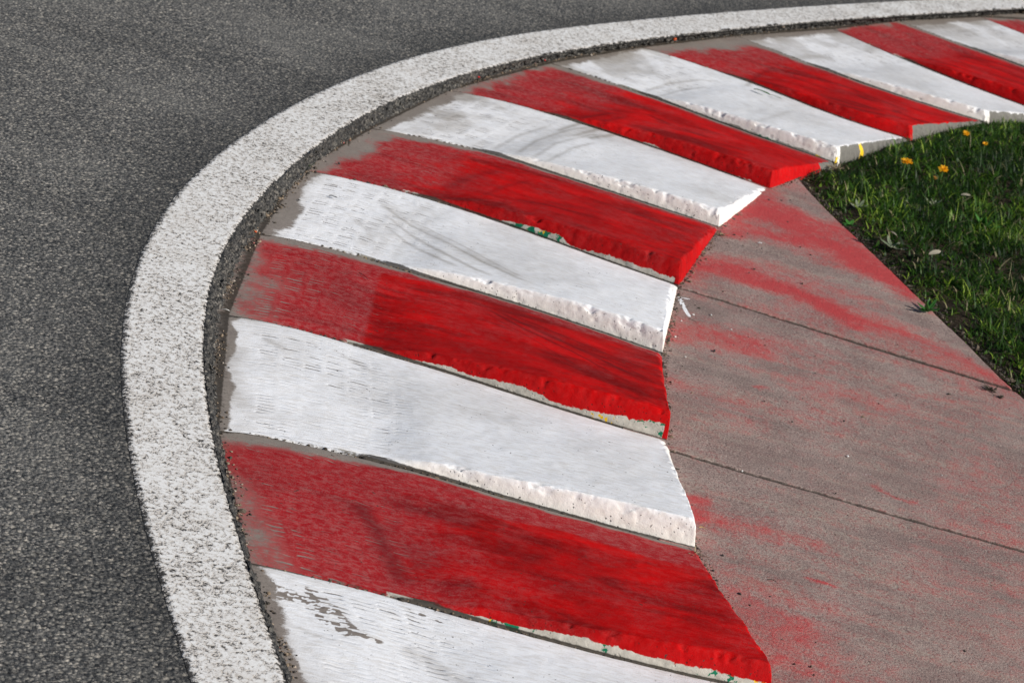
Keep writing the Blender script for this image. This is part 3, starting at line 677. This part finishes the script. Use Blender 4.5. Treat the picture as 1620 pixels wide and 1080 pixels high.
def slab(name, Lc, Rc, label, nu=420, nv=320, jt=True, jb=True, edge=True):
    Lc, Rc = resample(Lc, nv), resample(Rc, nv)
    u = np.linspace(0, 1, nu) ** 1.15
    X = Lc[None, :, 0] * (1 - u[:, None]) + Rc[None, :, 0] * u[:, None]; Y = Lc[None, :, 1] * (1 - u[:, None]) + Rc[None, :, 1] * u[:, None]
    seg = np.hypot(X[:, 1:] - X[:, :-1], Y[:, 1:] - Y[:, :-1]).cumsum(1); seg = np.concatenate([np.zeros((nu, 1)), seg], 1)
    db, dt = seg, seg[:, -1:] - seg                          # distance from the lower and upper joint
    de = np.hypot(X - X[-1:], Y - Y[-1:])
    wob = (fbm(X, Y, None, 60, 3, 5) - .5) * .004
    Z = ZB + .0015 + (fbm(X, Y, None, 2.5, 3, 2) - .5) * .008 + (fbm(X, Y, None, 30, 4, 6) - .5) * .0015
    jn = np.zeros_like(X)
    rr = .005
    for on, d in ((jb, db), (jt, dt)):
        if on:
            Z = Z - .006 * np.clip(1 - (d + wob) / rr, 0, 1) ** 2
            jn = np.maximum(jn, .8 * np.exp(-((d + wob * .5) / .0048) ** 2))
    if edge:
        Z = Z - .010 * np.clip(1 - (de + wob) / .012, 0, 1) ** 2; jn = np.maximum(jn, .55 * np.exp(-(de / .02) ** 2))
    red = .13 + .17 * sst(fbm(X, Y, None, 3, 3, 50), .35, .7) + .16 * np.exp(-((X - .72) / .34) ** 2 - ((Y - 5.85) / .38) ** 2); dark = .05 * np.ones_like(X); white = np.zeros_like(X)
    wx, wy = X + (fbm(X, Y, None, 9, 4, 61) - .5) * .12, Y + (fbm(X, Y, None, 9, 4, 71) - .5) * .12
    for Ls, arr, mode in ((REDS, 'r', 0), (DARKS, 'd', 0), (WHITES, 'w', 0)):
        for pth, wd, st_ in Ls:
            d, _ = seg_dist(wx if arr != 'w' else X, wy if arr != 'w' else Y, pth); g_ = st_ * np.exp(-np.abs(d / (wd * (1.9 if arr == 'r' else 1))) ** 1.6)
            if arr == 'r': red = np.maximum(red, g_) + .25 * np.minimum(red, g_)
            elif arr == 'd': dark = np.maximum(dark, g_)
            else: white = np.maximum(white, g_)
    for pth, wd, st_ in CLEAN:
        d, _ = seg_dist(wx * .6 + X * .4, wy * .6 + Y * .4, pth); red = red * (1 - st_ * np.exp(-(d / wd) ** 2))
    # foot of the kerb collects dirt
    ke = np.concatenate([ends], 0); d, _ = seg_dist(X, Y, ke)
    jn = np.maximum(jn, .38 * np.exp(-(d / .010) ** 2) * (fbm(X, Y, None, 22, 3, 91) > .48))
    V3 = np.stack([X, Y, Z], -1)
    ring = lambda M: np.concatenate([M[:, :1], M, M[:, -1:]], 1)
    def pad(M): M = ring(M); return np.concatenate([M[:1], M, M[-1:]], 0)
    V3 = pad(V3); V3[0, :, 2] = V3[-1, :, 2] = ZB - .044; V3[:, 0, 2] = V3[:, -1, 2] = ZB - .044
    me = make_mesh(name, V3.reshape(-1, 3), grid_faces(nu + 2, nv + 2)[:, ::-1], M_APRON, {k: pad(v).ravel() for k, v in dict(red=red, dark=dark, white=white, joint=jn).items()})
    link(name, me, kind='structure', label=label)

gap = .0032
def shifted(J, d): 
    n = normals(J); return J + n * d
def corner(J, d): return shifted(J, d)[0], shifted(J, d)[-1]
inn = np.array([inside(e) for e in ends])            # index: block k -> inn[k+1]
a1, b1 = corner(J1L, gap); a1n, b1n = corner(J1L, -gap); a2, b2 = corner(J2L, gap); a2n, b2n = corner(J2L, -gap)
tip = inside(W[7][-1]) + np.array([-.06, -.06])
slab('apron', np.vstack([a1, inn[6], inn[7], tip]), np.vstack([GX[:k1][::-1][2::12], GX[0], W[7][-1] + np.array([-.13, -.16])]), 'reddened concrete apron tapering to the tip of the grass', jt=False)
# joints are nearly straight, so ruled patches follow them; bend each slab border to the joint
def slab_between(name, Jlow, Jup, Lside, Rside, label, nu=420, nv=330, jt=True, jb=True, edge=True):
    """Coons patch between two joint lines"""
    Lc, Rc = resample(np.vstack([Jlow[0], Lside, Jup[0]]), nv), resample(np.vstack([Jlow[-1], Rside, Jup[-1]]), nv)
    return Lc, Rc
slab('apron', np.vstack([a2, inn[4], a1n]), np.vstack([b2, GX[k1 + 8:k2 - 8:25][::-1], b1n]), 'concrete apron slab between the two joints, faintly pink')
d2 = J2L[-1] - J2L[0]
j3a = inside(W[0][-1]) + np.array([-.03, 0]); j3b = j3a + d2 / np.linalg.norm(d2) * 1.9
slab('apron', np.vstack([j3a, inn[2], a2n]), np.vstack([j3b, (j3b + b2n) / 2 + np.array([0.05, 0]), b2n]), 'near slab of the concrete apron with dark swept streaks')
j4a = inside(W[-1][-1]) + np.array([-.03, -.45]); j4b = j4a + np.array([2.2, -.1])
slab('apron', np.vstack([j4a, inn[0], j3a + np.array([0, -.006])]), np.vstack([j4b, (j4b + j3b) / 2, j3b + np.array([0, -.006])]), 'concrete apron slab at the camera side', nu=120, nv=120)

# concrete bed that carries the blocks, running on towards the camera side
bed = []
for t in np.linspace(0, 1, 40):
    e0, e1 = W[-1][0] + np.array([-.10, .25]), W[-1][-1] + np.array([-.06, .25])
    bed.append([e0 * (1 - u) + e1 * u + np.array([.9, -1.6]) * t for u in np.linspace(0, 1, 24)])
bed = np.array(bed); bz = ZB - .020 + (fbm(bed[..., 0], bed[..., 1], None, 6, 4, 88) - .5) * .008
link('kerb_bed', make_mesh('kerb_bed', np.concatenate([bed, bz[..., None]], -1).reshape(-1, 3), grid_faces(40, 24), M_APRON), kind='structure', label='rough concrete bed under the kerb at the camera side')

# ------------------------------------------------------------------ soil and grass
rng = np.random.default_rng(11)
bl_ends = np.array([W[k][-1] for k in range(7, 15)])
# grass field boundary on the kerb side, from the slab border up round the block ends
BORD = np.vstack([GX[::10][::-1], W[7][-1] + np.array([-.02, -.06]), bl_ends + np.array([.0, -.01])]); BORD = resample(BORD, 500, 0)
def side(X, Y):
    """distance to the border, positive on the grass side (right of the border going up)"""
    d, _ = seg_dist(X, Y, BORD[::4])
    T_ = np.gradient(BORD[::4], axis=0)
    idx = np.zeros(X.shape, int); best = np.full(X.shape, 1e9)
    for k, (bx, by) in enumerate(BORD[::4]):
        q = (X - bx) ** 2 + (Y - by) ** 2; m_ = q < best; best = np.where(m_, q, best); idx = np.where(m_, k, idx)
    P_ = BORD[::4][idx]; cr = T_[idx][..., 0] * (Y - P_[..., 1]) - T_[idx][..., 1] * (X - P_[..., 0])
    return np.where(cr < 0, d, -d)
gx, gy = np.meshgrid(np.linspace(.3, 3.6, 260), np.linspace(3.0, 11, 420), indexing='ij')
sd0 = side(gx, gy)
gz = .014 * sst(gy, 6.5, 7.0) * sst(sd0, -.02, .02) + ZB - .012 + sst(sd0, -.01, .10) * .020 - .05 * sst(-sd0, .0, .03) + (fbm(gx, gy, None, 14, 5, 31) - .5) * .020 + (fbm(gx, gy, None, 3, 3, 35) - .5) * .03 * sst(sd0, 0, .15)
gz = np.where(sd0 < -.06, ZB - .07, gz)
me = make_mesh('soil', np.stack([gx, gy, gz], -1).reshape(-1, 3), grid_faces(260, 420), M_SOIL)
link('soil', me, kind='structure', label='dark crumbly soil under the grass')

def soil_z(x, y, s):
    return .014 * sst(y, 6.5, 7.0) * sst(s, -.02, .02) + ZB - .012 + sst(s, -.01, .10) * .020 + (fbm(x, y, None, 14, 5, 31) - .5) * .020 + (fbm(x, y, None, 3, 3, 35) - .5) * .03 * sst(s, 0, .15)

def blades(n, seed, lo, hi, wd, xr, yr, dens_seed, dry_p=.03, thin=None):
    r = np.random.default_rng(seed)
    x = r.uniform(*xr, n * 3); y = r.uniform(*yr, n * 3)
    s = side(x, y)
    # keep what the photo can plausibly see, with a margin
    vis = (x < 3.1) & (y < 9.9 + x * .2)
    dn = fbm(x, y, None, 9, 3, dens_seed)
    ok = (s > -.016 + .075 * (1 - fbm(x, y, None, 14, 3, dens_seed + 3)) * 1.0 - .01 * dn - .022 * (r.random(len(x)) < .12) * (r.random(len(x)) < .8)) & vis & (r.random(len(x)) < sst(dn, .24, .44) * .9 + .1)
    soilpatch = np.exp(-(((x - 1.42) / .11) ** 2 + ((y - 7.72) / .14) ** 2))
    ok &= r.random(len(x)) > soilpatch * 1.1
    x, y, s, dn = (q[ok][:n] for q in (x, y, s, dn))
    m_ = len(x)
    ln = r.uniform(lo, hi, m_) * (.40 + 1.2 * dn) * (.5 + .5 * sst(s, 0, .14)); w_ = wd * r.uniform(.6, 1.3, m_)
    az = r.uniform(0, 2 * np.pi, m_); lean = r.beta(2.2, 1.6, m_) * 1.9; curl = r.uniform(.1, 1.8, m_)
    z0 = soil_z(x, y, s) - .003
    K = 5
    cx, cy, cz = x.copy(), y.copy(), z0.copy(); V = []
    fx, fy = -np.sin(az + r.normal(0, .6, m_)), np.cos(az)
    for k in range(K):
        t = k / (K - 1); wk = w_ * (1 - t ** 1.8) * .5 + 1e-5
        V.append(np.stack([cx - fx * wk, cy - fy * wk, cz], 1)); V.append(np.stack([cx + fx * wk, cy + fy * wk, cz], 1))
        ang = np.minimum(lean * .55 + curl * t, 1.75); st = ln / (K - 1)
        cx = cx + np.cos(az) * np.sin(ang) * st; cy = cy + np.sin(az) * np.sin(ang) * st; cz = cz + np.cos(ang) * st
    V = np.stack(V, 1).reshape(-1, 3)
    base = np.arange(m_)[:, None] * (2 * K); F = np.concatenate([base + np.array([2*k, 2*k+1, 2*k+3, 2*k+2])[None] for k in range(K - 1)], 0)
    rd = np.clip(r.normal(.42, .28, m_) + (fbm(x, y, None, 5, 3, 77) - .5) * 1.1 + (fbm(x, y, None, 22, 2, 78) - .5) * .7, 0, 1); dr = (r.random(m_) < dry_p).astype(float) * r.uniform(.5, 1, m_)
    return V, F, np.repeat(rd, 2 * K), np.repeat(dr, 2 * K)
parts = [blades(125000, 1, .020, .046, .0036, (.55, 3.1), (4.0, 10.4), 41), blades(20000, 2, .040, .070, .0030, (.55, 3.1), (4.0, 10.4), 43, .12), blades(30000, 3, .014, .034, .0090, (.55, 3.1), (4.0, 10.4), 47, .05)]
off = 0; VV, FF, RR, DD = [], [], [], []
for v, f_, r_, d_ in parts: VV.append(v); FF.append(f_ + off); RR.append(r_); DD.append(d_); off += len(v)
me = make_mesh('grass', np.concatenate(VV), np.concatenate(FF), M_GRASS, {'rnd': np.concatenate(RR), 'dry': np.concatenate(DD)})
link('grass', me, kind='stuff', label='short deep green grass growing beside the kerb and the concrete apron', category='grass')

# ------------------------------------------------------------------ leaves, flowers, weeds
def leaf_mesh(L, Wd, curve=.3, cup=.25, nseg=12, seed=0, lobes=0.0, fold=0.0):
    """a lanceolate leaf with midrib and thickness, along +x"""
    r = np.random.default_rng(seed); V = []
    for side_ in (0, 1):
        for k in range(nseg + 1):
            t = k / nseg; w_ = Wd * .5 * (math.sin(math.pi * min(1, t * .96 + .03)) ** .75) * (1 - .25 * t)
            if lobes: w_ *= 1 - lobes * (.5 + .5 * math.cos(t * 2 * math.pi * 4.5))
            for j in range(5):
                q = (j - 2) / 2
                V.append((L * t, q * w_, L * curve * math.sin(t * 2.2) * .35 + abs(q) ** 1.5 * w_ * cup + fold * math.sin(t * 7 + q) * Wd * .15 - side_ * .0006))
    n1 = (nseg + 1) * 5
    F = [tuple(x) for x in grid_faces(nseg + 1, 5)] + [tuple(x[::-1]) for x in grid_faces(nseg + 1, 5, n1)]
    for k in range(nseg):
        a, b = k * 5, (k + 1) * 5
        F += [(a + n1, b + n1, b, a), (a + 4, b + 4, b + 4 + n1, a + 4 + n1)]
    return np.array(V), np.array(F)
def rot_z(V, a): c, s_ = math.cos(a), math.sin(a); return np.stack([V[:, 0] * c - V[:, 1] * s_, V[:, 0] * s_ + V[:, 1] * c, V[:, 2]], 1)
def rot_y(V, a): c, s_ = math.cos(a), math.sin(a); return np.stack([V[:, 0] * c - V[:, 2] * s_, V[:, 1], V[:, 0] * s_ + V[:, 2] * c], 1)
def rot_x(V, a): c, s_ = math.cos(a), math.sin(a); return np.stack([V[:, 0], V[:, 1] * c - V[:, 2] * s_, V[:, 1] * s_ + V[:, 2] * c], 1)
def join(ps):
    o_ = 0; A_, B_ = [], []
    for v, f_ in ps: A_.append(v); B_.append(np.array(f_) + o_); o_ += len(v)
    return np.concatenate(A_), np.concatenate(B_)

M_LEAF = mat_leafy('green_leaf', (.020, .10, .015), (.06, .20, .03), .25)
M_PALE = mat_leafy('pale_leaf', (.16, .20, .12), (.34, .36, .25), .2)
M_DRY = mat_leafy('dry_leaf', (.22, .20, .15), (.36, .33, .26), .2, .7)
M_WEED = mat_leafy('weed_leaf', (.03, .055, .02), (.07, .12, .035), .25)
M_YEL = mat_leafy('yellow_petal', (.90, .42, .005), (1.0, .66, .02), .3)
M_STEM = mat_leafy('stem', (.06, .12, .03), (.10, .18, .05), .1)
M_STRAW = mat_leafy('straw', (.20, .15, .09), (.40, .32, .20), .1, .8)

def dandelion(px, label, hgt, rad, seed, open_=1.0, mat=None):
    r = np.random.default_rng(seed)
    x, y = up([px], ZB + hgt)[0]; z0 = ZB
    root = bpy.data.objects.new('dandelion', None); COL.objects.link(root); root.location = (x, y, z0)
    root['label'] = label; root['category'] = 'flower'; root['group'] = 'yellow dandelions in the grass'
    # stem
    V = []; n = 8
    for k in range(7):
        t = k / 6
        for j in range(n):
            an = 2 * math.pi * j / n; V.append((math.cos(an) * .0017 + .006 * math.sin(t * 2.6) * .6, math.sin(an) * .0017, t * (hgt - .004)))
    F = [(k * n + j, k * n + (j + 1) % n, (k + 1) * n + (j + 1) % n, (k + 1) * n + j) for k in range(6) for j in range(n)]
    V = np.array(V); sx_ = V[-1, 0]
    link('stem', make_mesh('stem', V, F, M_STEM, {'rnd': np.full(len(V), .5)}), root)
    ps = []
    for ringk, (cnt, rr_, el) in enumerate([(22, rad, .25), (20, rad * .8, .55), (16, rad * .6, .85), (10, rad * .38, 1.2)]):
        for k in range(cnt):
            v, f_ = leaf_mesh(rr_ * r.uniform(.85, 1.1), rad * .28, .1, .1, 4)
            v = rot_y(v, el * open_ + (1 - open_) * 1.25 + r.normal(0, .12)); v = rot_z(v, 2 * math.pi * (k + r.uniform(-.3, .3)) / cnt + ringk)
            ps.append((v, f_))
    v, f_ = join(ps); v = rot_y(rot_x(v, r.uniform(.1, .5)), r.uniform(-.3, .3)); v = v + np.array([sx_, 0, hgt - .002])
    link('flower_head', make_mesh('flower_head', v, f_, mat or M_YEL, {'rnd': np.repeat(r.random(len(v) // 50 + 1), 50)[:len(v)]}), root)
    return root
dandelion((1432,255), 'full yellow dandelion nearest the white kerb block with the yellow drip', .062, .017, 1)
dandelion((1491,267), 'open yellow dandelion farthest down in the grass, right of the leftmost one', .060, .016, 2)
dandelion((1527,211), 'small yellow dandelion highest up, near the bare end of the red kerb block', .058, .012, 3, .8)
dandelion((1557,229), 'narrow half closed yellow dandelion, the rightmost, seen from its side', .055, .012, 4, .35)
dandelion((1438,258), 'small yellow dandelion right beside the leftmost full one', .056, .010, 6, .7)
M_OLD = mat_leafy('withered_petal', (.40, .20, .03), (.62, .36, .08), .2)
dandelion((1476,283), 'withered brownish dandelion sunk low in the grass, below the two open ones', .040, .011, 5, .15, M_OLD)

def rosette(name, px, label, cat, n, L, Wd, mat, seed, el=.5, z=ZB, hgt=.02, lobes=.45, group=None, curve=.3):
    r = np.random.default_rng(seed); x, y = up([px], z + hgt)[0]; ps = []
    root = bpy.data.objects.new(name, None); COL.objects.link(root); root.location = (x, y, z)
    root['label'] = label; root['category'] = cat
    if group: root['group'] = group
    for k in range(n):
        v, f_ = leaf_mesh(L * r.uniform(.6, 1.1), Wd * r.uniform(.7, 1.1), -curve * r.uniform(.4, 1.4), .35, 12, seed + k, lobes, .3)
        v = rot_z(rot_y(v, el * r.uniform(.4, 1.5)), 2 * math.pi * (k + r.uniform(-.35, .35)) / n)
        link('leaf', make_mesh('leaf', v + np.array([0, 0, hgt * .3]), f_, mat, {'rnd': np.full(len(v), r.random())}), root)
    return root
rosette('broadleaf_weed', (1415,376), 'pale green broad-leaved weed in the grass near the slab border', 'weed', 6, .040, .017, M_PALE, 21, .45, ZB, .038, .25)
rosette('broadleaf_weed', (1362,314), 'pale green leafy weed in the narrow upper part of the grass', 'weed', 6, .034, .013, M_PALE, 22, .6, ZB, .040, .3)
rosette('broadleaf_weed', (1560,345), 'large dark green leafy weed in the middle of the grass', 'weed', 7, .055, .017, M_LEAF, 23, .7, ZB, .04, .3)
rosette('broadleaf_weed', (1480,312), 'grey-green wilted weed just below the withered dandelion', 'weed', 5, .034, .012, M_PALE, 26, .7, ZB, .035, .3)
rosette('broadleaf_weed', (1470,482), 'bright green low leafy weed by the middle of the slab border', 'weed', 7, .040, .018, M_LEAF, 24, .6, ZB, .025, .2)
rosette('broadleaf_weed', (1345,352), 'bright green low leafy weed at the slab border near the tip of the grass', 'weed', 6, .030, .013, M_LEAF, 25, .5, ZB, .012, .2)
rosette('sprouting_weed', (482,262), 'tiny dark green weed sprouting from the broken asphalt edge', 'weed', 8, .028, .006, M_WEED, 31, .9, ZB, .010, .1)

def flat_leaf(px, label, L, Wd, mat, ang, z, seed, curve=.25, name='fallen_leaf', cat='leaf', tilt=.0):
    v, f_ = leaf_mesh(L, Wd, curve, .3, 14, seed, .08, .6); v[:, 0] -= L / 2
    v = rot_z(rot_x(v, tilt), ang); v[:, 2] -= v[:, 2].min()
    x, y = up([px], z)[0]
    return link(name, make_mesh(name, v, f_, mat, {'rnd': np.full(len(v), .5)}), loc=(x, y, z), label=label, category=cat)
flat_leaf((1205,147), 'long green leaf lying on the white kerb block beside the joint', .055, .012, M_LEAF, math.radians(-30), ZB + .012, 41)
flat_leaf((1226,154), 'thin pale green leaf lying beside the larger green one on the white kerb block', .040, .005, M_PALE, math.radians(-25), ZB + .011, 42)
flat_leaf((1477,402), 'crumpled pale dry leaf lying on the grass', .040, .015, M_DRY, .8, ZB + .042, 43, .6, tilt=.6)
flat_leaf((1527,310+0), 'pale dry leaf scrap among tall blades at the right of the grass', .026, .010, M_DRY, .3, ZB + .045, 44, .5, tilt=.5)
flat_leaf((1410,372), 'pale dry leaf lying over the broad-leaved weed in the grass', .036, .014, M_DRY, 2.6, ZB + .052, 45, .5, tilt=.3)
flat_leaf((527,312), 'small dark dry leaf lying on the tyre-marked white kerb block', .020, .006, mat_plain('dark_leaf', (.035, .028, .022)), -.25, ZB + .004, 46)
flat_leaf((355,493), 'curled white splinter lying at the foot of the broken asphalt edge', .020, .003, mat_plain('white_flake', (.75, .74, .70)), -.15, ZB + .006, 47, .8, 'splinter', 'splinter')
flat_leaf((1202,385), 'white paint flake lying on the reddest part of the apron', .010, .005, mat_plain('white_flake2', (.78, .78, .78)), .2, ZB + .003, 48, .4, 'paint_flake', 'paint flake')

def tuft(px, label, n, L, seed, z=ZB + .002, mat=M_STRAW, name='dry_tuft'):
    r = np.random.default_rng(seed); ps = []; x, y = up([px], z)[0]
    for k in range(n):
        v, f_ = leaf_mesh(L * r.uniform(.5, 1.1), .0028, r.uniform(-.6, .3), .3, 6)
        ps.append((rot_z(rot_y(v, r.uniform(.0, .7)), r.uniform(0, 6.28)) + np.array([r.normal(0, .003), r.normal(0, .002), .0015]), f_))
    v, f_ = join(ps)
    return link(name, make_mesh(name, v, f_, mat, {'rnd': np.repeat(r.random(n), len(v) // n)}), loc=(x, y, z), label=label, category='dry tuft')
M_DARKST = mat_plain('dark_straw', (.050, .045, .030))
tuft((1566,617), 'larger dark dry grass tuft lying on the apron by its grassy corner', 30, .018, 51, mat=M_DARKST)
tuft((1582,629), 'smaller dark dry grass tuft lying just below the larger one', 18, .010, 52, mat=M_DARKST)
tuft((1098,877), 'small brown straw tuft at the outer corner between the nearest red and white blocks', 10, .020, 53)
tuft((1140,372), 'small brown straw tuft at the outer corner where the slab turns red', 16, .016, 54)
tuft((1322,268), 'dry straw tuft below the yellow drip of the white kerb block', 24, .03, 55)

# twigs
def stick(px0, px1, rad, mat, label, z=ZB + .002, name='twig', group=None, bend=.004):
    a, b = up([px0], z)[0], up([px1], z)[0]; c = (a + b) / 2; L = np.linalg.norm(b - a); n, K = 6, 9; V = []
    r = np.random.default_rng(int(px0[0]))
    for k in range(K):
        t = k / (K - 1); off_ = bend * math.sin(math.pi * t) + r.normal(0, rad * .3)
        for j in range(n):
            an = 2 * math.pi * j / n; rr_ = rad * (1 - .6 * t); V.append(((t - .5) * L, off_ + math.cos(an) * rr_, rad + math.sin(an) * rr_))
    F = [(k * n + j, k * n + (j + 1) % n, (k + 1) * n + (j + 1) % n, (k + 1) * n + j) for k in range(K - 1) for j in range(n)]
    v = rot_z(np.array(V), math.atan2(*(b - a)[::-1])); pr = dict(label=label, category='twig')
    if group: pr['group'] = group
    return link(name, make_mesh(name, v, F, mat, {'rnd': np.full(len(V), .5)}), loc=(c[0], c[1], z), **pr)
MT = mat_plain('dark_twig', (.045, .035, .028)); MY = mat_plain('straw_stalk', (.45, .33, .12))
stick((568,432), (582,443), .0008, MT, 'dark bent twig on the start of the streaked red kerb block', ZB + .004)
stick((940,722), (960,733), .0007, MT, 'thin dark twig on the broad clean white kerb block', ZB + .026)
stick((1215,917), (1228,921), .0012, MT, 'dark stubby twig on the near slab, right of the nearest red block')
stick((1106,834), (1117,837), .0010, MY, 'short yellow stalk on the apron beside the broad white block')
stick((1090,504), (1103,512), .0006, MT, 'hair-thin stalk below the white splash on the apron')

# ------------------------------------------------------------------ grit and crumbs
def pebble_arrays(P, S, seed):
    """irregular low stones (icosphere-like octahedra, subdivided once)"""
    r = np.random.default_rng(seed)
    base = np.array([(1,0,0),(-1,0,0),(0,1,0),(0,-1,0),(0,0,1),(0,0,-1)], float)
    fc = [(0,2,4),(2,1,4),(1,3,4),(3,0,4),(2,0,5),(1,2,5),(3,1,5),(0,3,5)]
    vs = [tuple(v) for v in base]; nf = []; cache = {}
    def mid(a, b):
        k = (min(a, b), max(a, b))
        if k not in cache:
            v = np.array(vs[a]) + np.array(vs[b]); v /= np.linalg.norm(v); cache[k] = len(vs); vs.append(tuple(v))
        return cache[k]
    for a, b, c in fc:
        x, y, z = mid(a, b), mid(b, c), mid(c, a); nf += [(a, x, z), (x, b, y), (z, y, c), (x, y, z)]
    B_ = np.array(vs); nv = len(B_); n = len(P)
    V = B_[None] * (1 + r.normal(0, .20, (n, nv, 1))); V = V * (S[:, None, None] * r.uniform(.6, 1.2, (n, 1, 3))); V[..., 2] *= .7
    V = V + P[:, None]
    F = (np.array(nf)[None] + (np.arange(n) * nv)[:, None, None]).reshape(-1, 3)
    return V.reshape(-1, 3), F, nv
r = np.random.default_rng(5)
# along the foot of the asphalt edge
n = 6500; k = r.integers(0, len(FOOTW), n); NF = normals(FOOTW)
off = r.normal(.004, .010, n); clus = fbm(FOOTW[k, 0], FOOTW[k, 1], None, 12, 3, 12)
keep = r.random(n) < sst(clus, .38, .62) * .7 + .06; k, off = k[keep], off[keep]
P = np.c_[FOOTW[k] + NF[k] * off[:, None] + r.normal(0, .003, (len(k), 2)), ZB + .001 + np.clip(off, 0, .02) * .45]
S = r.gamma(2.0, .00068, len(k)) + .0006
# along the joints between the blocks and at their outer ends
PJ, SJ = [], []
for q in range(-1, 13):
    Wq = W[q]; m_ = 520; t = r.beta(1.3, 1.0, m_) * .97 + .02; ii = (t * (len(Wq) - 1)).astype(int)
    nn = normals(Wq)[ii]; PJ.append(np.c_[Wq[ii] + nn * (-r.uniform(-.001, .010, m_))[:, None] + r.normal(0, .002, (m_, 2)), np.full(m_, ZB - .001)]); SJ.append(r.gamma(1.6, .0006, m_) + .0004)
for q in range(-1, 7):
    a, b = W[q][-1], W[q + 1][-1]; m_ = 260; t = r.random(m_)[:, None]; dd = (b - a) / np.linalg.norm(b - a); nn = np.array([dd[1], -dd[0]])
    PJ.append(np.c_[a * (1 - t) + b * t + nn * np.abs(r.normal(.001, .007, m_))[:, None], np.full(m_, ZB + .002)]); SJ.append(r.gamma(1.5, .0006, m_) + .0004)
# sprinkled over the apron
m_ = 900; xa = r.uniform(.3, 1.4, m_ * 3); ya = r.uniform(3.4, 6.4, m_ * 3); ok = (side(xa, ya) < -.01); d_e, _ = seg_dist(xa, ya, ends); 
ok &= (xa > np.interp(ya, np.sort(ends[:, 1]), ends[np.argsort(ends[:, 1]), 0]) + .01) & (r.random(len(xa)) < .25 + .75 * np.exp(-d_e / .12))
xa, ya = xa[ok][:m_], ya[ok][:m_]; PJ.append(np.c_[xa, ya, np.full(len(xa), ZB + .002)]); SJ.append(r.gamma(1.3, .0005, len(xa)) + .0003)
# soil crumbs along the slab border
m_ = 1500; kk = r.integers(0, 560, m_); ng = normals(GX)[kk]; sgn = -1 if side(*(GX[200:201] + ng[:1] * .05).T)[0] < 0 else 1
PJ.append(np.c_[GX[kk] + ng * (sgn * np.abs(r.normal(0, .014, m_)))[:, None], np.full(m_, ZB + .0005)]); SJ.append(r.gamma(1.6, .0009, m_) + .0005)
P = np.concatenate([P] + PJ); S = np.concatenate([S] + SJ)
V, F, nv = pebble_arrays(P, S, 9)
me = make_mesh('grit', V, F, M_GRIT, {'rnd': np.repeat(r.random(len(P)) ** 1.15 * np.where(np.arange(len(P)) >= len(P) - 1500, .45, np.where(np.arange(len(P)) >= len(k), .7, 1)), nv)}, smooth=False)
link('grit', me, kind='stuff', label='loose grit and soil crumbs lying along the kerb and on the apron', category='grit')

# countable stones and flakes
def stone(px, size, mat, label, seed, z=ZB + .002, name='pebble', cat='pebble', group=None):
    v, f_, _ = pebble_arrays(np.zeros((1, 3)), np.array([size]), seed); v[:, 2] -= v[:, 2].min() + size * .15
    x, y = up([px], z)[0]; pr = dict(label=label, category=cat)
    if group: pr['group'] = group
    return link(name, make_mesh(name, v, f_, mat, smooth=False), loc=(x, y, z), **pr)
MD = mat_plain('dark_stone', (.050, .045, .042)); MW = mat_plain('white_chip', (.75, .74, .72)); MR = mat_plain('red_chip', (.60, .03, .03)); MTN = mat_plain('tan_stone', (.36, .30, .24)); MO = mat_plain('orange_chip', (.65, .12, .04))
stone((506,253), .0050, MD, 'larger dark stone on the bare start of the red block beside the tiny weed', 1)
stone((536,260), .0042, MD, 'smaller dark stone to the right of the larger one beside the tiny weed', 2)
stone((473,317), .0035, MD, 'dark crumb on the start of the tyre-marked white kerb block', 3)
stone((1130,556), .0042, MD, 'dark grey pebble on the apron below the first joint', 4)
stone((404,368), .0035, MO, 'orange-red chip at the foot of the asphalt edge beside the white block start', 5)
stone((757,123), .0038, MR, 'bright red chip on the asphalt edge left of the chipped red block', 6, ZB + .012)
stone((862,96), .0032, MR, 'bright red chip on the asphalt edge above the chipped red block', 7, ZB + .012)
stone((1067,64), .0060, MO, 'larger orange-red chip on the asphalt edge near the top', 8, ZB + .014)
stone((1238,43), .0090, MTN, 'pale tan stone stuck on the far asphalt edge near the top', 9, ZB + .018)
stone((1226,44), .0055, MTN, 'smaller tan stone just left of the pale one on the far asphalt edge', 10, ZB + .018)
for q, (px, sz) in enumerate([((1078,508), .0024), ((1097,498), .0022), ((1125,499), .0028), ((1157,521), .0020), ((1068,533), .0028), ((1084,565), .0024)]):
    stone(px, sz, MW, 'tiny white paint chip scattered on the apron round the white splash', 20 + q, name='paint_chip', cat='paint chip', group='white paint chips on the apron')
for q, (px, sz) in enumerate([((1341,722), .0026), ((1174,746), .0024), ((1490,752), .0020)]):
    stone(px, sz, MW, 'tiny white chip lying on one of the two slabs beside the lower joint', 30 + q, name='paint_chip', cat='paint chip', group='white chips by the lower joint')
for q, (px, sz) in enumerate([((1185,450-18), .0030), ((1162,352+20), .0034), ((1216,305+12), .0034), ((1246,352), .0028), ((1236,318), .0036), ((1205,394), .0026), ((1266,392), .0034), ((1282,404), .0028), ((1228,330), .003), ((1250,318), .0025)]):
    stone(px, sz, MD, 'dark crumb scattered on the red sprayed tip of the apron', 40 + q, name='asphalt_crumb', cat='crumb', group='dark crumbs on the reddened apron')
for q, (px, sz) in enumerate([((1143,879), .0032), ((1170,940), .0028), ((1218,944), .0026), ((1335,667), .0024), ((1253,668), .0024), ((1210,661-26), .0026), ((1128,903), .003), ((1322,781), .0024), ((1526,1030), .0026)]):
    stone(px, sz, MD, 'dark crumb scattered on the grey near part of the apron', 60 + q, name='asphalt_crumb', cat='crumb', group='dark crumbs on the grey apron')
